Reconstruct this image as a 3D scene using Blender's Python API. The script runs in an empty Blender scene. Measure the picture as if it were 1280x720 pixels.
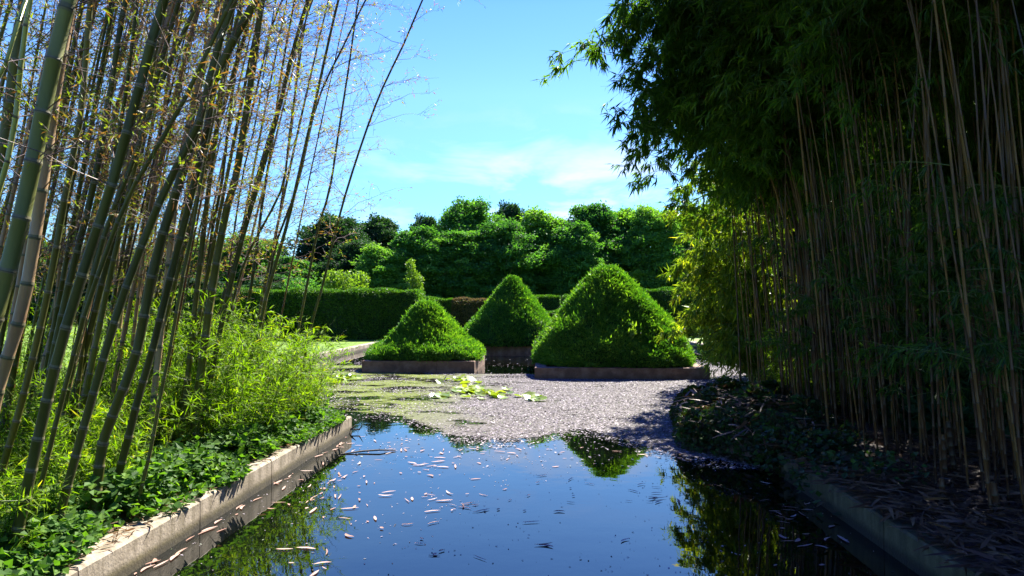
import bpy, math, random
import numpy as np
from mathutils import Matrix, Vector, Euler

random.seed(7)
RNG = np.random.default_rng(7)
R = math.radians
C = bpy.context.scene.collection
SC = bpy.context.scene

# ------------------------------------------------------------------ camera
CAM_H = 1.9
YAW, PITCH = math.atan(42 / 850), math.atan(25 / 850)
cd = bpy.data.cameras.new('camera'); cam = bpy.data.objects.new('camera', cd); C.objects.link(cam)
cd.sensor_width = 36; cd.lens = 850 / 1280 * 36; cd.clip_start = 0.05; cd.clip_end = 3000
cam.location = (0, 0, CAM_H); cam.rotation_euler = Euler((R(90) + PITCH, 0, YAW), 'XYZ')
SC.camera = cam
RM = np.array(cam.rotation_euler.to_matrix())

def P(px, py, Y):
    d = RM @ np.array([(px - 640) / 850, (360 - py) / 850, -1.0])
    return np.array([0, 0, CAM_H]) + d * (Y / d[1])

def G(px, py, z=0.0):
    d = RM @ np.array([(px - 640) / 850, (360 - py) / 850, -1.0])
    return np.array([0, 0, CAM_H]) + d * ((z - CAM_H) / d[2])

# ------------------------------------------------------------------ materials
def nt(name):
    m = bpy.data.materials.new(name); m.use_nodes = True
    m.node_tree.nodes.clear()
    return m, m.node_tree.nodes, m.node_tree.links

def node(ns, t, **kw):
    n = ns.new(t)
    for k, v in kw.items():
        if k.startswith('i_'):
            n.inputs[k[2:].replace('_', ' ')].default_value = v
        else:
            setattr(n, k, v)
    return n

def ramp(ns, stops, interp='LINEAR'):
    r = ns.new('ShaderNodeValToRGB'); cr = r.color_ramp; cr.interpolation = interp
    while len(cr.elements) < len(stops): cr.elements.new(0.5)
    for e, (p, c) in zip(cr.elements, stops):
        e.position = p; e.color = (*c, 1)
    return r

def leaf_mat(name, stops, trans=0.45, rough=0.45, tcol=(1.6, 1.9, 0.5), spec=0.4, objvar=0.25):
    """leaf: per-leaf tint attribute drives the colour; light passes through the blade"""
    m, ns, ls = nt(name)
    at = node(ns, 'ShaderNodeAttribute', attribute_name='tint')
    oi = ns.new('ShaderNodeObjectInfo')
    a = node(ns, 'ShaderNodeMath', operation='SUBTRACT'); ls.new(oi.outputs['Random'], a.inputs[0]); a.inputs[1].default_value = .5
    b = node(ns, 'ShaderNodeMath', operation='MULTIPLY_ADD'); ls.new(a.outputs[0], b.inputs[0]); b.inputs[1].default_value = objvar
    ls.new(at.outputs['Fac'], b.inputs[2])
    r = ramp(ns, stops); ls.new(b.outputs[0], r.inputs[0])
    p = ns.new('ShaderNodeBsdfPrincipled'); p.inputs['Roughness'].default_value = rough
    p.inputs['Specular IOR Level'].default_value = spec
    ls.new(r.outputs[0], p.inputs['Base Color'])
    tr = ns.new('ShaderNodeBsdfTranslucent')
    mul = node(ns, 'ShaderNodeMix', data_type='RGBA', blend_type='MULTIPLY'); mul.inputs[0].default_value = 1
    ls.new(r.outputs[0], mul.inputs[6]); mul.inputs[7].default_value = (*tcol, 1)
    ls.new(mul.outputs[2], tr.inputs['Color'])
    mx = ns.new('ShaderNodeMixShader'); mx.inputs[0].default_value = trans
    ls.new(p.outputs[0], mx.inputs[1]); ls.new(tr.outputs[0], mx.inputs[2])
    o = ns.new('ShaderNodeOutputMaterial'); ls.new(mx.outputs[0], o.inputs[0])
    return m

def solid_mat(name, stops, scale=6, rough=0.7, bump=0.2, bscale=40, detail=6, stretch=(1, 1, 1), spec=0.4, objvar=0.0, coords='Object', sheen=0):
    m, ns, ls = nt(name)
    tc = ns.new('ShaderNodeTexCoord'); mp = ns.new('ShaderNodeMapping'); mp.inputs['Scale'].default_value = stretch
    if coords == 'World':
        ge = ns.new('ShaderNodeNewGeometry'); ls.new(ge.outputs['Position'], mp.inputs[0])
    else:
        ls.new(tc.outputs[coords], mp.inputs[0])
    n1 = node(ns, 'ShaderNodeTexNoise'); n1.inputs['Scale'].default_value = scale; n1.inputs['Detail'].default_value = detail
    n1.inputs['Roughness'].default_value = .65
    ls.new(mp.outputs[0], n1.inputs['Vector'])
    fac = n1.outputs['Fac']
    if objvar:
        oi = ns.new('ShaderNodeObjectInfo')
        a = node(ns, 'ShaderNodeMath', operation='SUBTRACT'); ls.new(oi.outputs['Random'], a.inputs[0]); a.inputs[1].default_value = .5
        b = node(ns, 'ShaderNodeMath', operation='MULTIPLY_ADD'); ls.new(a.outputs[0], b.inputs[0]); b.inputs[1].default_value = objvar
        ls.new(fac, b.inputs[2]); fac = b.outputs[0]
    r = ramp(ns, stops); ls.new(fac, r.inputs[0])
    p = ns.new('ShaderNodeBsdfPrincipled'); p.inputs['Roughness'].default_value = rough; p.inputs['Specular IOR Level'].default_value = spec
    ls.new(r.outputs[0], p.inputs['Base Color'])
    n2 = node(ns, 'ShaderNodeTexNoise'); n2.inputs['Scale'].default_value = bscale; n2.inputs['Detail'].default_value = 5
    ls.new(mp.outputs[0], n2.inputs['Vector'])
    bp = ns.new('ShaderNodeBump'); bp.inputs['Strength'].default_value = bump; bp.inputs['Distance'].default_value = .02
    ls.new(n2.outputs['Fac'], bp.inputs['Height']); ls.new(bp.outputs[0], p.inputs['Normal'])
    o = ns.new('ShaderNodeOutputMaterial'); ls.new(p.outputs[0], o.inputs[0])
    return m

M = {}
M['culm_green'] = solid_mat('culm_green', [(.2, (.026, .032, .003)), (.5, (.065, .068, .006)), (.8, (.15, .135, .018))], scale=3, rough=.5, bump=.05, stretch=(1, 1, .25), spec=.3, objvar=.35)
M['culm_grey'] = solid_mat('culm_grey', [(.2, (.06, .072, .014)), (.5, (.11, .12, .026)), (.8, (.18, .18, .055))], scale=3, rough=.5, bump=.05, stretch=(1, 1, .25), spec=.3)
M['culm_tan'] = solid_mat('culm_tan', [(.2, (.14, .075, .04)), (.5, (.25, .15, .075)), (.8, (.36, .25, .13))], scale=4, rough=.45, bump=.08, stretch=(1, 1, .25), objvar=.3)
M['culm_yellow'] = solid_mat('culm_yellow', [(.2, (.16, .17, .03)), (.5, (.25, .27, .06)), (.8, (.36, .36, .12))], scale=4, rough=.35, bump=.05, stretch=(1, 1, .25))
M['culm_thin'] = solid_mat('culm_thin', [(.25, (.020, .008, .003)), (.55, (.070, .028, .008)), (.8, (.19, .10, .020))], scale=4, rough=.45, bump=.08, stretch=(1, 1, .25), objvar=.45)
M['node_pale'] = solid_mat('node_pale', [(.3, (.07, .065, .025)), (.7, (.15, .135, .06))], scale=20, rough=.6)
M['node_dark'] = solid_mat('node_dark', [(.3, (.03, .03, .012)), (.7, (.07, .06, .025))], scale=20, rough=.6)
M['node_tan'] = solid_mat('node_tan', [(.3, (.045, .026, .012)), (.7, (.10, .065, .03))], scale=20, rough=.6)
M['twig'] = solid_mat('twig', [(.3, (.085, .05, .045)), (.7, (.16, .10, .075))], scale=8, rough=.6)
M['twig_green'] = solid_mat('twig_green', [(.3, (.06, .09, .015)), (.7, (.13, .16, .03))], scale=8, rough=.5)
M['leaf_sparse'] = leaf_mat('leaf_sparse', [(.0, (.14, .06, .035)), (.3, (.20, .11, .045)), (.45, (.17, .19, .02)), (1, (.16, .26, .02))], trans=.5, tcol=(1.5, 1.5, .4))
M['leaf_shoot'] = leaf_mat('leaf_shoot', [(.0, (.05, .11, .006)), (.5, (.11, .20, .010)), (.85, (.19, .28, .015)), (1, (.30, .28, .04))], trans=.5, tcol=(1.8, 1.9, .3), spec=.15, rough=.6)
M['leaf_canopy_shade'] = leaf_mat('leaf_canopy_shade', [(.0, (.014, .034, .008)), (.5, (.028, .068, .012)), (1, (.06, .11, .016))], trans=.45, tcol=(3.2, 3.4, .6), rough=.45, spec=.25)  # bamboo leaf darkened in colour for the shade inside the grove
M['leaf_canopy_lit'] = leaf_mat('leaf_canopy_lit', [(.0, (.022, .055, .010)), (.5, (.05, .11, .016)), (1, (.12, .19, .02))], trans=.5, tcol=(2.2, 2.4, .5), rough=.5, spec=.2)  # lighter copy of the canopy leaf, sunlight put into its colour
M['leaf_sunlit'] = leaf_mat('leaf_sunlit', [(.0, (.05, .11, .012)), (.5, (.12, .20, .018)), (.9, (.26, .30, .03)), (1, (.36, .26, .05))], trans=.55, tcol=(1.9, 1.8, .45), rough=.4)  # bamboo leaf with the glow of the sun put into its colour
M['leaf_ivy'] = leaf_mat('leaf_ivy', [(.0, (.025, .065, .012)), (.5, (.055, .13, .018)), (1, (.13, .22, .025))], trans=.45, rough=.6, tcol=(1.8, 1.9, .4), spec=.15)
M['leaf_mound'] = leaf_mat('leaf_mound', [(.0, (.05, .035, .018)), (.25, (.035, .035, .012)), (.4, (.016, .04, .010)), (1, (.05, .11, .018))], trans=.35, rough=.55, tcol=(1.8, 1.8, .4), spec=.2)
M['leaf_topiary'] = leaf_mat('leaf_topiary', [(.0, (.025, .085, .012)), (.5, (.06, .175, .020)), (1, (.16, .29, .03))], trans=.32, rough=.55, tcol=(1.7, 1.8, .4), spec=.2)
M['leaf_hedge'] = leaf_mat('leaf_hedge', [(.0, (.02, .065, .006)), (.5, (.05, .13, .010)), (1, (.12, .22, .018))], trans=.3, rough=.5, tcol=(1.7, 1.9, .4))
M['leaf_brown'] = leaf_mat('leaf_brown', [(.0, (.07, .05, .03)), (.5, (.14, .10, .05)), (1, (.10, .13, .03))], trans=.3, rough=.6, tcol=(1.2, 1.1, .6))
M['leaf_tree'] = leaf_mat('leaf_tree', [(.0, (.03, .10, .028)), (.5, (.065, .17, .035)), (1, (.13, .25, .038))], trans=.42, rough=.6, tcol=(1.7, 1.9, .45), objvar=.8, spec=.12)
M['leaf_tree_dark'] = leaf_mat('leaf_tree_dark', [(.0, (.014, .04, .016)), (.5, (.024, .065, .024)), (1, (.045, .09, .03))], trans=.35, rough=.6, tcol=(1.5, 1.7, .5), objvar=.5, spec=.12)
M['leaf_lime'] = leaf_mat('leaf_lime', [(.0, (.07, .14, .015)), (1, (.16, .25, .03))], trans=.45, tcol=(1.6, 1.7, .4))
M['core'] = solid_mat('hedge_core', [(.3, (.010, .022, .006)), (.7, (.022, .045, .010))], scale=6, rough=.9)
M['bark'] = solid_mat('bark', [(.3, (.05, .04, .03)), (.7, (.13, .11, .085))], scale=3, rough=.9, bump=.5, bscale=15, stretch=(1, 1, .3))
M['stone'] = solid_mat('plinth_stone', [(.25, (.065, .034, .018)), (.5, (.155, .088, .050)), (.75, (.28, .18, .115))], scale=3.5, rough=.85, bump=.4, bscale=30, coords='World')
M['lawn'] = None
M['soil'] = solid_mat('soil', [(.25, (.03, .018, .009)), (.55, (.075, .046, .024)), (.8, (.16, .105, .06))], scale=5, rough=.95, bump=.8, bscale=50, coords='World')
M['dry'] = leaf_mat('dry_leaf', [(.0, (.05, .024, .010)), (.4, (.13, .068, .028)), (.8, (.25, .15, .07)), (1, (.40, .30, .20))], trans=.25, rough=.55, tcol=(1.1, .95, .8))
M['float'] = leaf_mat('floating_leaf', [(.0, (.12, .06, .04)), (.3, (.22, .12, .085)), (.7, (.36, .22, .17)), (1, (.50, .39, .33))], trans=.1, rough=.7, tcol=(1.1, .95, .85), objvar=.0, spec=.15)
M['fleck'] = leaf_mat('fleck', [(.0, (.012, .012, .008)), (.3, (.06, .052, .045)), (.55, (.21, .18, .19)), (.85, (.40, .345, .38)), (1, (.14, .20, .06))], trans=.05, rough=.65, tcol=(1, 1, 1), objvar=0, spec=.2)
M['pad'] = leaf_mat('lily_pad', [(.0, (.13, .19, .02)), (.6, (.24, .32, .03)), (1, (.36, .38, .06))], trans=.3, rough=.3, tcol=(1.4, 1.5, .4), objvar=.9)

# concrete kerb: grain, streaks, dark wet line near the water
def kerb_mat(name, cols):
    m, ns, ls = nt(name)
    ge = ns.new('ShaderNodeNewGeometry'); sp = ns.new('ShaderNodeSeparateXYZ'); ls.new(ge.outputs['Position'], sp.inputs[0])
    n1 = node(ns, 'ShaderNodeTexNoise'); n1.inputs['Scale'].default_value = 2.3; n1.inputs['Detail'].default_value = 9; n1.inputs['Roughness'].default_value = .7
    ls.new(ge.outputs['Position'], n1.inputs['Vector'])
    r = ramp(ns, cols); ls.new(n1.outputs['Fac'], r.inputs[0])
    mp = ns.new('ShaderNodeMapping'); mp.inputs['Scale'].default_value = (7, 7, .6); ls.new(ge.outputs['Position'], mp.inputs[0])
    n2 = node(ns, 'ShaderNodeTexNoise'); n2.inputs['Scale'].default_value = 1.6; n2.inputs['Detail'].default_value = 6; ls.new(mp.outputs[0], n2.inputs['Vector'])
    r2 = ramp(ns, [(.35, (.32, .30, .20)), (.62, (1, 1, 1))]); ls.new(n2.outputs['Fac'], r2.inputs[0])
    mu = node(ns, 'ShaderNodeMix', data_type='RGBA', blend_type='MULTIPLY'); mu.inputs[0].default_value = .75
    ls.new(r.outputs[0], mu.inputs[6]); ls.new(r2.outputs[0], mu.inputs[7])
    add = node(ns, 'ShaderNodeMath', operation='MULTIPLY_ADD'); ls.new(n2.outputs['Fac'], add.inputs[0]); add.inputs[1].default_value = -.08; ls.new(sp.outputs['Z'], add.inputs[2])
    r3 = ramp(ns, [(.0, (.16, .15, .08)), (.03, (.35, .34, .20)), (.075, (1, 1, 1))]); ls.new(add.outputs[0], r3.inputs[0])
    mu2 = node(ns, 'ShaderNodeMix', data_type='RGBA', blend_type='MULTIPLY'); mu2.inputs[0].default_value = 1
    ls.new(mu.outputs[2], mu2.inputs[6]); ls.new(r3.outputs[0], mu2.inputs[7])
    p = ns.new('ShaderNodeBsdfPrincipled'); p.inputs['Roughness'].default_value = .85; ls.new(mu2.outputs[2], p.inputs['Base Color'])
    n3 = node(ns, 'ShaderNodeTexNoise'); n3.inputs['Scale'].default_value = 45; n3.inputs['Detail'].default_value = 6; ls.new(ge.outputs['Position'], n3.inputs['Vector'])
    bp = ns.new('ShaderNodeBump'); bp.inputs['Strength'].default_value = .5; bp.inputs['Distance'].default_value = .01
    ls.new(n3.outputs['Fac'], bp.inputs['Height']); ls.new(bp.outputs[0], p.inputs['Normal'])
    o = ns.new('ShaderNodeOutputMaterial'); ls.new(p.outputs[0], o.inputs[0])
    return m
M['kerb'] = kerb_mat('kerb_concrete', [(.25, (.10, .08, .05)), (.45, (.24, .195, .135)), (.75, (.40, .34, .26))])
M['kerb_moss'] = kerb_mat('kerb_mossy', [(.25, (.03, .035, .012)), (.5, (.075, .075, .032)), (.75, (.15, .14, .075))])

def lawn_mat():
    m, ns, ls = nt('lawn')
    ge = ns.new('ShaderNodeNewGeometry')
    n1 = node(ns, 'ShaderNodeTexNoise'); n1.inputs['Scale'].default_value = .35; n1.inputs['Detail'].default_value = 10; n1.inputs['Roughness'].default_value = .7
    ls.new(ge.outputs['Position'], n1.inputs['Vector'])
    r = ramp(ns, [(.3, (.06, .12, .008)), (.5, (.10, .18, .010)), (.7, (.15, .21, .018))]); ls.new(n1.outputs['Fac'], r.inputs[0])
    p = ns.new('ShaderNodeBsdfPrincipled'); p.inputs['Roughness'].default_value = .8; ls.new(r.outputs[0], p.inputs['Base Color'])
    p.inputs['Specular IOR Level'].default_value = .2
    n3 = node(ns, 'ShaderNodeTexNoise'); n3.inputs['Scale'].default_value = 30; n3.inputs['Detail'].default_value = 6; ls.new(ge.outputs['Position'], n3.inputs['Vector'])
    bp = ns.new('ShaderNodeBump'); bp.inputs['Strength'].default_value = .8; bp.inputs['Distance'].default_value = .04
    ls.new(n3.outputs['Fac'], bp.inputs['Height']); ls.new(bp.outputs[0], p.inputs['Normal'])
    tr = ns.new('ShaderNodeBsdfTranslucent'); ls.new(r.outputs[0], tr.inputs[0])
    o = ns.new('ShaderNodeOutputMaterial'); ls.new(p.outputs[0], o.inputs[0])
    return m
M['lawn'] = lawn_mat()

def water_mat():
    m, ns, ls = nt('pond_water')
    ge = ns.new('ShaderNodeNewGeometry')
    mp = ns.new('ShaderNodeMapping'); mp.inputs['Scale'].default_value = (1, 1.0, 1); ls.new(ge.outputs['Position'], mp.inputs[0])
    n1 = node(ns, 'ShaderNodeTexNoise'); n1.inputs['Scale'].default_value = 2.2; n1.inputs['Detail'].default_value = 3; ls.new(mp.outputs[0], n1.inputs['Vector'])
    bp = ns.new('ShaderNodeBump'); bp.inputs['Strength'].default_value = .09; bp.inputs['Distance'].default_value = .02
    ls.new(n1.outputs['Fac'], bp.inputs['Height'])
    gl = ns.new('ShaderNodeBsdfPrincipled'); gl.inputs['Base Color'].default_value = (.0015, .0022, .0015, 1); gl.inputs['Roughness'].default_value = .015
    gl.inputs['IOR'].default_value = 1.52; gl.inputs['Specular IOR Level'].default_value = WATER_SPEC
    ls.new(bp.outputs[0], gl.inputs['Normal'])
    o = ns.new('ShaderNodeOutputMaterial'); ls.new(gl.outputs[0], o.inputs[0])
    return m
WATER_SPEC = .9
M['water'] = water_mat()

def scum_mat():
    """floating film of pollen, duckweed and petals with ragged gaps where the water shows"""
    m, ns, ls = nt('surface_film')
    ge = ns.new('ShaderNodeNewGeometry'); sp = ns.new('ShaderNodeSeparateXYZ'); ls.new(ge.outputs['Position'], sp.inputs[0])
    nf = node(ns, 'ShaderNodeTexNoise'); nf.inputs['Scale'].default_value = 14; nf.inputs['Detail'].default_value = 8; nf.inputs['Roughness'].default_value = .75; ls.new(ge.outputs['Position'], nf.inputs['Vector'])
    pink = ramp(ns, [(.3, (.03, .027, .022)), (.45, (.08, .072, .065)), (.65, (.15, .135, .13))]); ls.new(nf.outputs['Fac'], pink.inputs[0])
    grn = ramp(ns, [(.3, (.045, .055, .012)), (.5, (.095, .12, .020)), (.7, (.15, .17, .04))]); ls.new(nf.outputs['Fac'], grn.inputs[0])
    nb = node(ns, 'ShaderNodeTexNoise'); nb.inputs['Scale'].default_value = .5; nb.inputs['Detail'].default_value = 4; ls.new(ge.outputs['Position'], nb.inputs['Vector'])
    sx = node(ns, 'ShaderNodeMath', operation='MULTIPLY_ADD'); ls.new(nb.outputs['Fac'], sx.inputs[0]); sx.inputs[1].default_value = 3.0; ls.new(sp.outputs['X'], sx.inputs[2])
    mr = node(ns, 'ShaderNodeMapRange'); ls.new(sx.outputs[0], mr.inputs[0]); mr.inputs[1].default_value = -1.6; mr.inputs[2].default_value = .4
    mx = node(ns, 'ShaderNodeMix', data_type='RGBA'); ls.new(mr.outputs[0], mx.inputs[0]); ls.new(grn.outputs[0], mx.inputs[6]); ls.new(pink.outputs[0], mx.inputs[7])
    p = ns.new('ShaderNodeBsdfPrincipled'); p.inputs['Roughness'].default_value = .8; p.inputs['Specular IOR Level'].default_value = .08; ls.new(mx.outputs[2], p.inputs['Base Color'])
    bp = ns.new('ShaderNodeBump'); bp.inputs['Strength'].default_value = .6; bp.inputs['Distance'].default_value = .01
    ls.new(nf.outputs['Fac'], bp.inputs['Height']); ls.new(bp.outputs[0], p.inputs['Normal'])
    # coverage
    mp = ns.new('ShaderNodeMapping'); mp.inputs['Scale'].default_value = (.7, 1.15, 1); ls.new(ge.outputs['Position'], mp.inputs[0])
    nc = node(ns, 'ShaderNodeTexNoise'); nc.inputs['Scale'].default_value = .9; nc.inputs['Detail'].default_value = 12; nc.inputs['Roughness'].default_value = .72; ls.new(mp.outputs[0], nc.inputs['Vector'])
    at = node(ns, 'ShaderNodeAttribute', attribute_name='tint')
    ad = node(ns, 'ShaderNodeMath', operation='ADD'); ls.new(nc.outputs['Fac'], ad.inputs[0]); ls.new(at.outputs['Fac'], ad.inputs[1])
    cv = node(ns, 'ShaderNodeMapRange'); ls.new(ad.outputs[0], cv.inputs[0]); cv.inputs[1].default_value = .98; cv.inputs[2].default_value = 1.04
    tr = ns.new('ShaderNodeBsdfTransparent')
    ms = ns.new('ShaderNodeMixShader'); ls.new(cv.outputs[0], ms.inputs[0]); ls.new(tr.outputs[0], ms.inputs[1]); ls.new(p.outputs[0], ms.inputs[2])
    o = ns.new('ShaderNodeOutputMaterial'); ls.new(ms.outputs[0], o.inputs[0])
    return m
M['scum'] = scum_mat()

# ------------------------------------------------------------------ mesh building
class MB:
    def __init__(s):
        s.V = []; s.F = []; s.T = []; s.n = 0
    def add(s, V, F, mat=0, tint=.5, smooth=False):
        V = np.asarray(V, float).reshape(-1, 3); F = np.asarray(F, int)
        s.V.append(V); s.F.append((F + s.n, mat, smooth))
        s.T.append(np.broadcast_to(np.asarray(tint, float), (len(V),)).copy()); s.n += len(V)
        return s
    def mesh(s, name, mats):
        me = bpy.data.meshes.new(name)
        V = np.concatenate(s.V); T = np.concatenate(s.T)
        me.vertices.add(len(V)); me.vertices.foreach_set('co', V.astype(np.float32).ravel())
        loops = np.concatenate([F.ravel() for F, _, _ in s.F])
        cnt = np.concatenate([np.full(len(F), F.shape[1]) for F, _, _ in s.F])
        mi = np.concatenate([np.full(len(F), m) if np.isscalar(m) else np.asarray(m) for F, m, _ in s.F])
        sm = np.concatenate([np.full(len(F), b) for F, _, b in s.F])
        me.loops.add(len(loops)); me.loops.foreach_set('vertex_index', loops.astype(np.int32))
        me.polygons.add(len(cnt)); st = np.concatenate([[0], np.cumsum(cnt)[:-1]])
        me.polygons.foreach_set('loop_start', st.astype(np.int32))
        me.polygons.foreach_set('loop_total', cnt.astype(np.int32))
        me.polygons.foreach_set('material_index', mi.astype(np.int32))
        me.polygons.foreach_set('use_smooth', sm.astype(bool))
        a = me.attributes.new('tint', 'FLOAT', 'POINT'); a.data.foreach_set('value', T.astype(np.float32))
        for m in mats: me.materials.append(M[m])
        me.update(calc_edges=True)
        return me
    def obj(s, name, mats, parent=None, **kw):
        return link(name, s.mesh(name, mats), parent, **kw)

def link(name, data, parent=None, label=None, cat=None, group=None, kind=None, loc=None):
    o = bpy.data.objects.new(name, data); C.objects.link(o)
    if parent: o.parent = parent
    if label: o['label'] = label
    if cat: o['category'] = cat
    if group: o['group'] = group
    if kind: o['kind'] = kind
    if loc is not None: o.location = loc
    return o

def thing(name, label, cat, loc=(0, 0, 0), group=None):
    return link(name, None, None, label, cat, group, None, loc)

def dup(root, loc, rotz=0, scale=(1, 1, 1), label=None, group=None, rot=None):
    r = root.copy(); C.objects.link(r); r.location = loc
    r.rotation_euler = rot if rot else (0, 0, rotz); r.scale = scale
    if label: r['label'] = label
    if group: r['group'] = group
    for ch in list(root.children):
        c = ch.copy(); C.objects.link(c); c.parent = r
        for g in ch.children:
            d = g.copy(); C.objects.link(d); d.parent = c
    return r

def norm(v):
    return v / np.maximum(np.linalg.norm(v, axis=-1, keepdims=True), 1e-9)

def rand_dirs(n, rng):
    return norm(rng.normal(size=(n, 3)))

def leaves(mb, pos, d, n, L, W, tint, mat=0, wide=.35, fold=.15):
    """kite-shaped blades folded on the midrib"""
    N = len(pos); d = norm(d); side = norm(np.cross(d, n)); up = np.cross(side, d)
    L = np.broadcast_to(L, N)[:, None]; W = np.broadcast_to(W, N)[:, None]
    a = pos; t = pos + d * L - up * L * .12
    c = pos + d * L * wide + up * W * fold
    l = c - side * W * .5; r = c + side * W * .5
    V = np.stack([a, l, t, r], 1).reshape(-1, 3)
    b = np.arange(N)[:, None] * 4
    F = np.concatenate([b + [0, 1, 2], b + [0, 2, 3]])
    mb.add(V, F, mat, np.repeat(np.broadcast_to(tint, N), 4))

def long_leaves(mb, pos, d, n, L, W, tint, mat=0, droop=.2):
    """bamboo blades with six corners, bending at mid length"""
    N = len(pos); d = norm(d); side = norm(np.cross(d, n)); up = np.cross(side, d)
    L = np.broadcast_to(L, N)[:, None]; W = np.broadcast_to(W, N)[:, None]
    c1 = pos + d * L * .22; c2 = pos + d * L * .6 - up * L * droop * .35; t = pos + d * L * .97 - up * L * droop
    V = np.stack([pos, c1 - side * W * .5, c2 - side * W * .36, t, c2 + side * W * .36, c1 + side * W * .5], 1).reshape(-1, 3)
    b = np.arange(N)[:, None] * 6
    F = np.concatenate([b + [0, 1, 5, 5], b + [5, 1, 2, 4], b + [4, 2, 3, 3]])
    Q = (b + [5, 1, 2, 4]); T3 = np.concatenate([b + [0, 1, 5], b + [4, 2, 3]])
    tt = np.repeat(np.broadcast_to(tint, N), 6)
    mb.add(V, Q, mat, tt)
    s = mb.n - len(V)
    mb.F.append((T3 + s, mat, False))

def rods(mb, A, B, ra, rb, mat=0, sides=3, tint=.5):
    A = np.asarray(A, float); B = np.asarray(B, float); N = len(A)
    d = norm(B - A); h = np.where(np.abs(d[:, 2:3]) < .9, [[0, 0, 1.]], [[1., 0, 0]])
    u = norm(np.cross(d, h)); v = np.cross(d, u)
    ang = np.arange(sides) * 2 * np.pi / sides
    ring = u[:, None] * np.cos(ang)[None, :, None] + v[:, None] * np.sin(ang)[None, :, None]
    ra = np.broadcast_to(ra, N)[:, None, None]; rb = np.broadcast_to(rb, N)[:, None, None]
    V = np.concatenate([A[:, None] + ring * ra, B[:, None] + ring * rb], 1).reshape(-1, 3)
    b = np.arange(N)[:, None] * 2 * sides
    F = np.concatenate([b + [i, (i + 1) % sides, sides + (i + 1) % sides, sides + i] for i in range(sides)])
    mb.add(V, F, mat, tint, True)

def tube(mb, pts, rad, sides=8, mat=0, cap=True, tint=.5):
    pts = np.asarray(pts, float); n = len(pts); rad = np.broadcast_to(rad, n)
    d = norm(np.gradient(pts, axis=0)); ref = np.array([.3, .9, .1]); u = norm(np.cross(d, ref)); v = np.cross(d, u)
    ang = np.arange(sides) * 2 * np.pi / sides
    V = pts[:, None] + (u[:, None] * np.cos(ang)[None, :, None] + v[:, None] * np.sin(ang)[None, :, None]) * rad[:, None, None]
    F = []; mi = []
    for i in range(n - 1):
        for k in range(sides):
            F.append([i * sides + k, i * sides + (k + 1) % sides, (i + 1) * sides + (k + 1) % sides, (i + 1) * sides + k])
            mi.append(mat[i] if hasattr(mat, '__len__') else mat)
    s = mb.n
    mb.add(V.reshape(-1, 3), F, np.array(mi), tint, True)
    if cap:
        mb.F.append((np.array([[s + (n - 1) * sides + k for k in range(sides)]]), int(mi[-1]), False))

def box(mb, lo, hi, mat=0, skip=()):
    x0, y0, z0 = lo; x1, y1, z1 = hi
    V = [(x0, y0, z0), (x1, y0, z0), (x1, y1, z0), (x0, y1, z0), (x0, y0, z1), (x1, y0, z1), (x1, y1, z1), (x0, y1, z1)]
    F = [(0, 3, 2, 1), (4, 5, 6, 7), (0, 1, 5, 4), (1, 2, 6, 5), (2, 3, 7, 6), (3, 0, 4, 7)]
    mb.add(V, F, mat)

def interp_path(pts, t):
    """Catmull-Rom through the points, at arc parameters t in 0..1; also tangents"""
    pts = np.asarray(pts, float)
    seg = np.r_[0, np.cumsum(np.linalg.norm(np.diff(pts, axis=0), axis=1))]; tot = seg[-1]
    ext = np.vstack([2 * pts[0] - pts[1], pts, 2 * pts[-1] - pts[-2]])
    s = np.clip(t, 0, 1) * tot
    i = np.clip(np.searchsorted(seg, s, 'right') - 1, 0, len(pts) - 2)
    u = ((s - seg[i]) / (seg[i + 1] - seg[i]))[:, None]
    p0, p1, p2, p3 = ext[i], ext[i + 1], ext[i + 2], ext[i + 3]
    q = .5 * ((2 * p1) + (-p0 + p2) * u + (2 * p0 - 5 * p1 + 4 * p2 - p3) * u ** 2 + (-p0 + 3 * p1 - 3 * p2 + p3) * u ** 3)
    return q, tot

# ------------------------------------------------------------------ bamboo
def stem_mesh(path, r0, r1, mats, rng, sides=8, gap=.27):
    _, tot = interp_path(path, np.array([0., 1.]))
    z = 0.08; nodes = []
    while z < tot - .1:
        nodes.append(z); z += gap * (0.55 + .55 * min(1, z / 2.0)) * rng.uniform(.9, 1.1)
    S = [0.]; K = [1.]; mt = []
    for a in nodes:
        w = min(.012, r0 * .35)
        S += [a - w, a - w * .25, a + w * .25, a + w * 1.6]; K += [.99, 1.10, 1.07, .97]
        mt += [0, 1, 2, 1]
    S.append(tot); K.append(.9); mt.append(0)
    S = np.array(S); K = np.array(K); t = S / tot
    pts, _ = interp_path(path, t)
    rad = (r0 + (r1 - r0) * t ** 1.3) * K
    mb = MB(); tube(mb, pts, rad, sides, mt)
    return mb.mesh('stem', mats), np.array(nodes) / tot, tot

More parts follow.
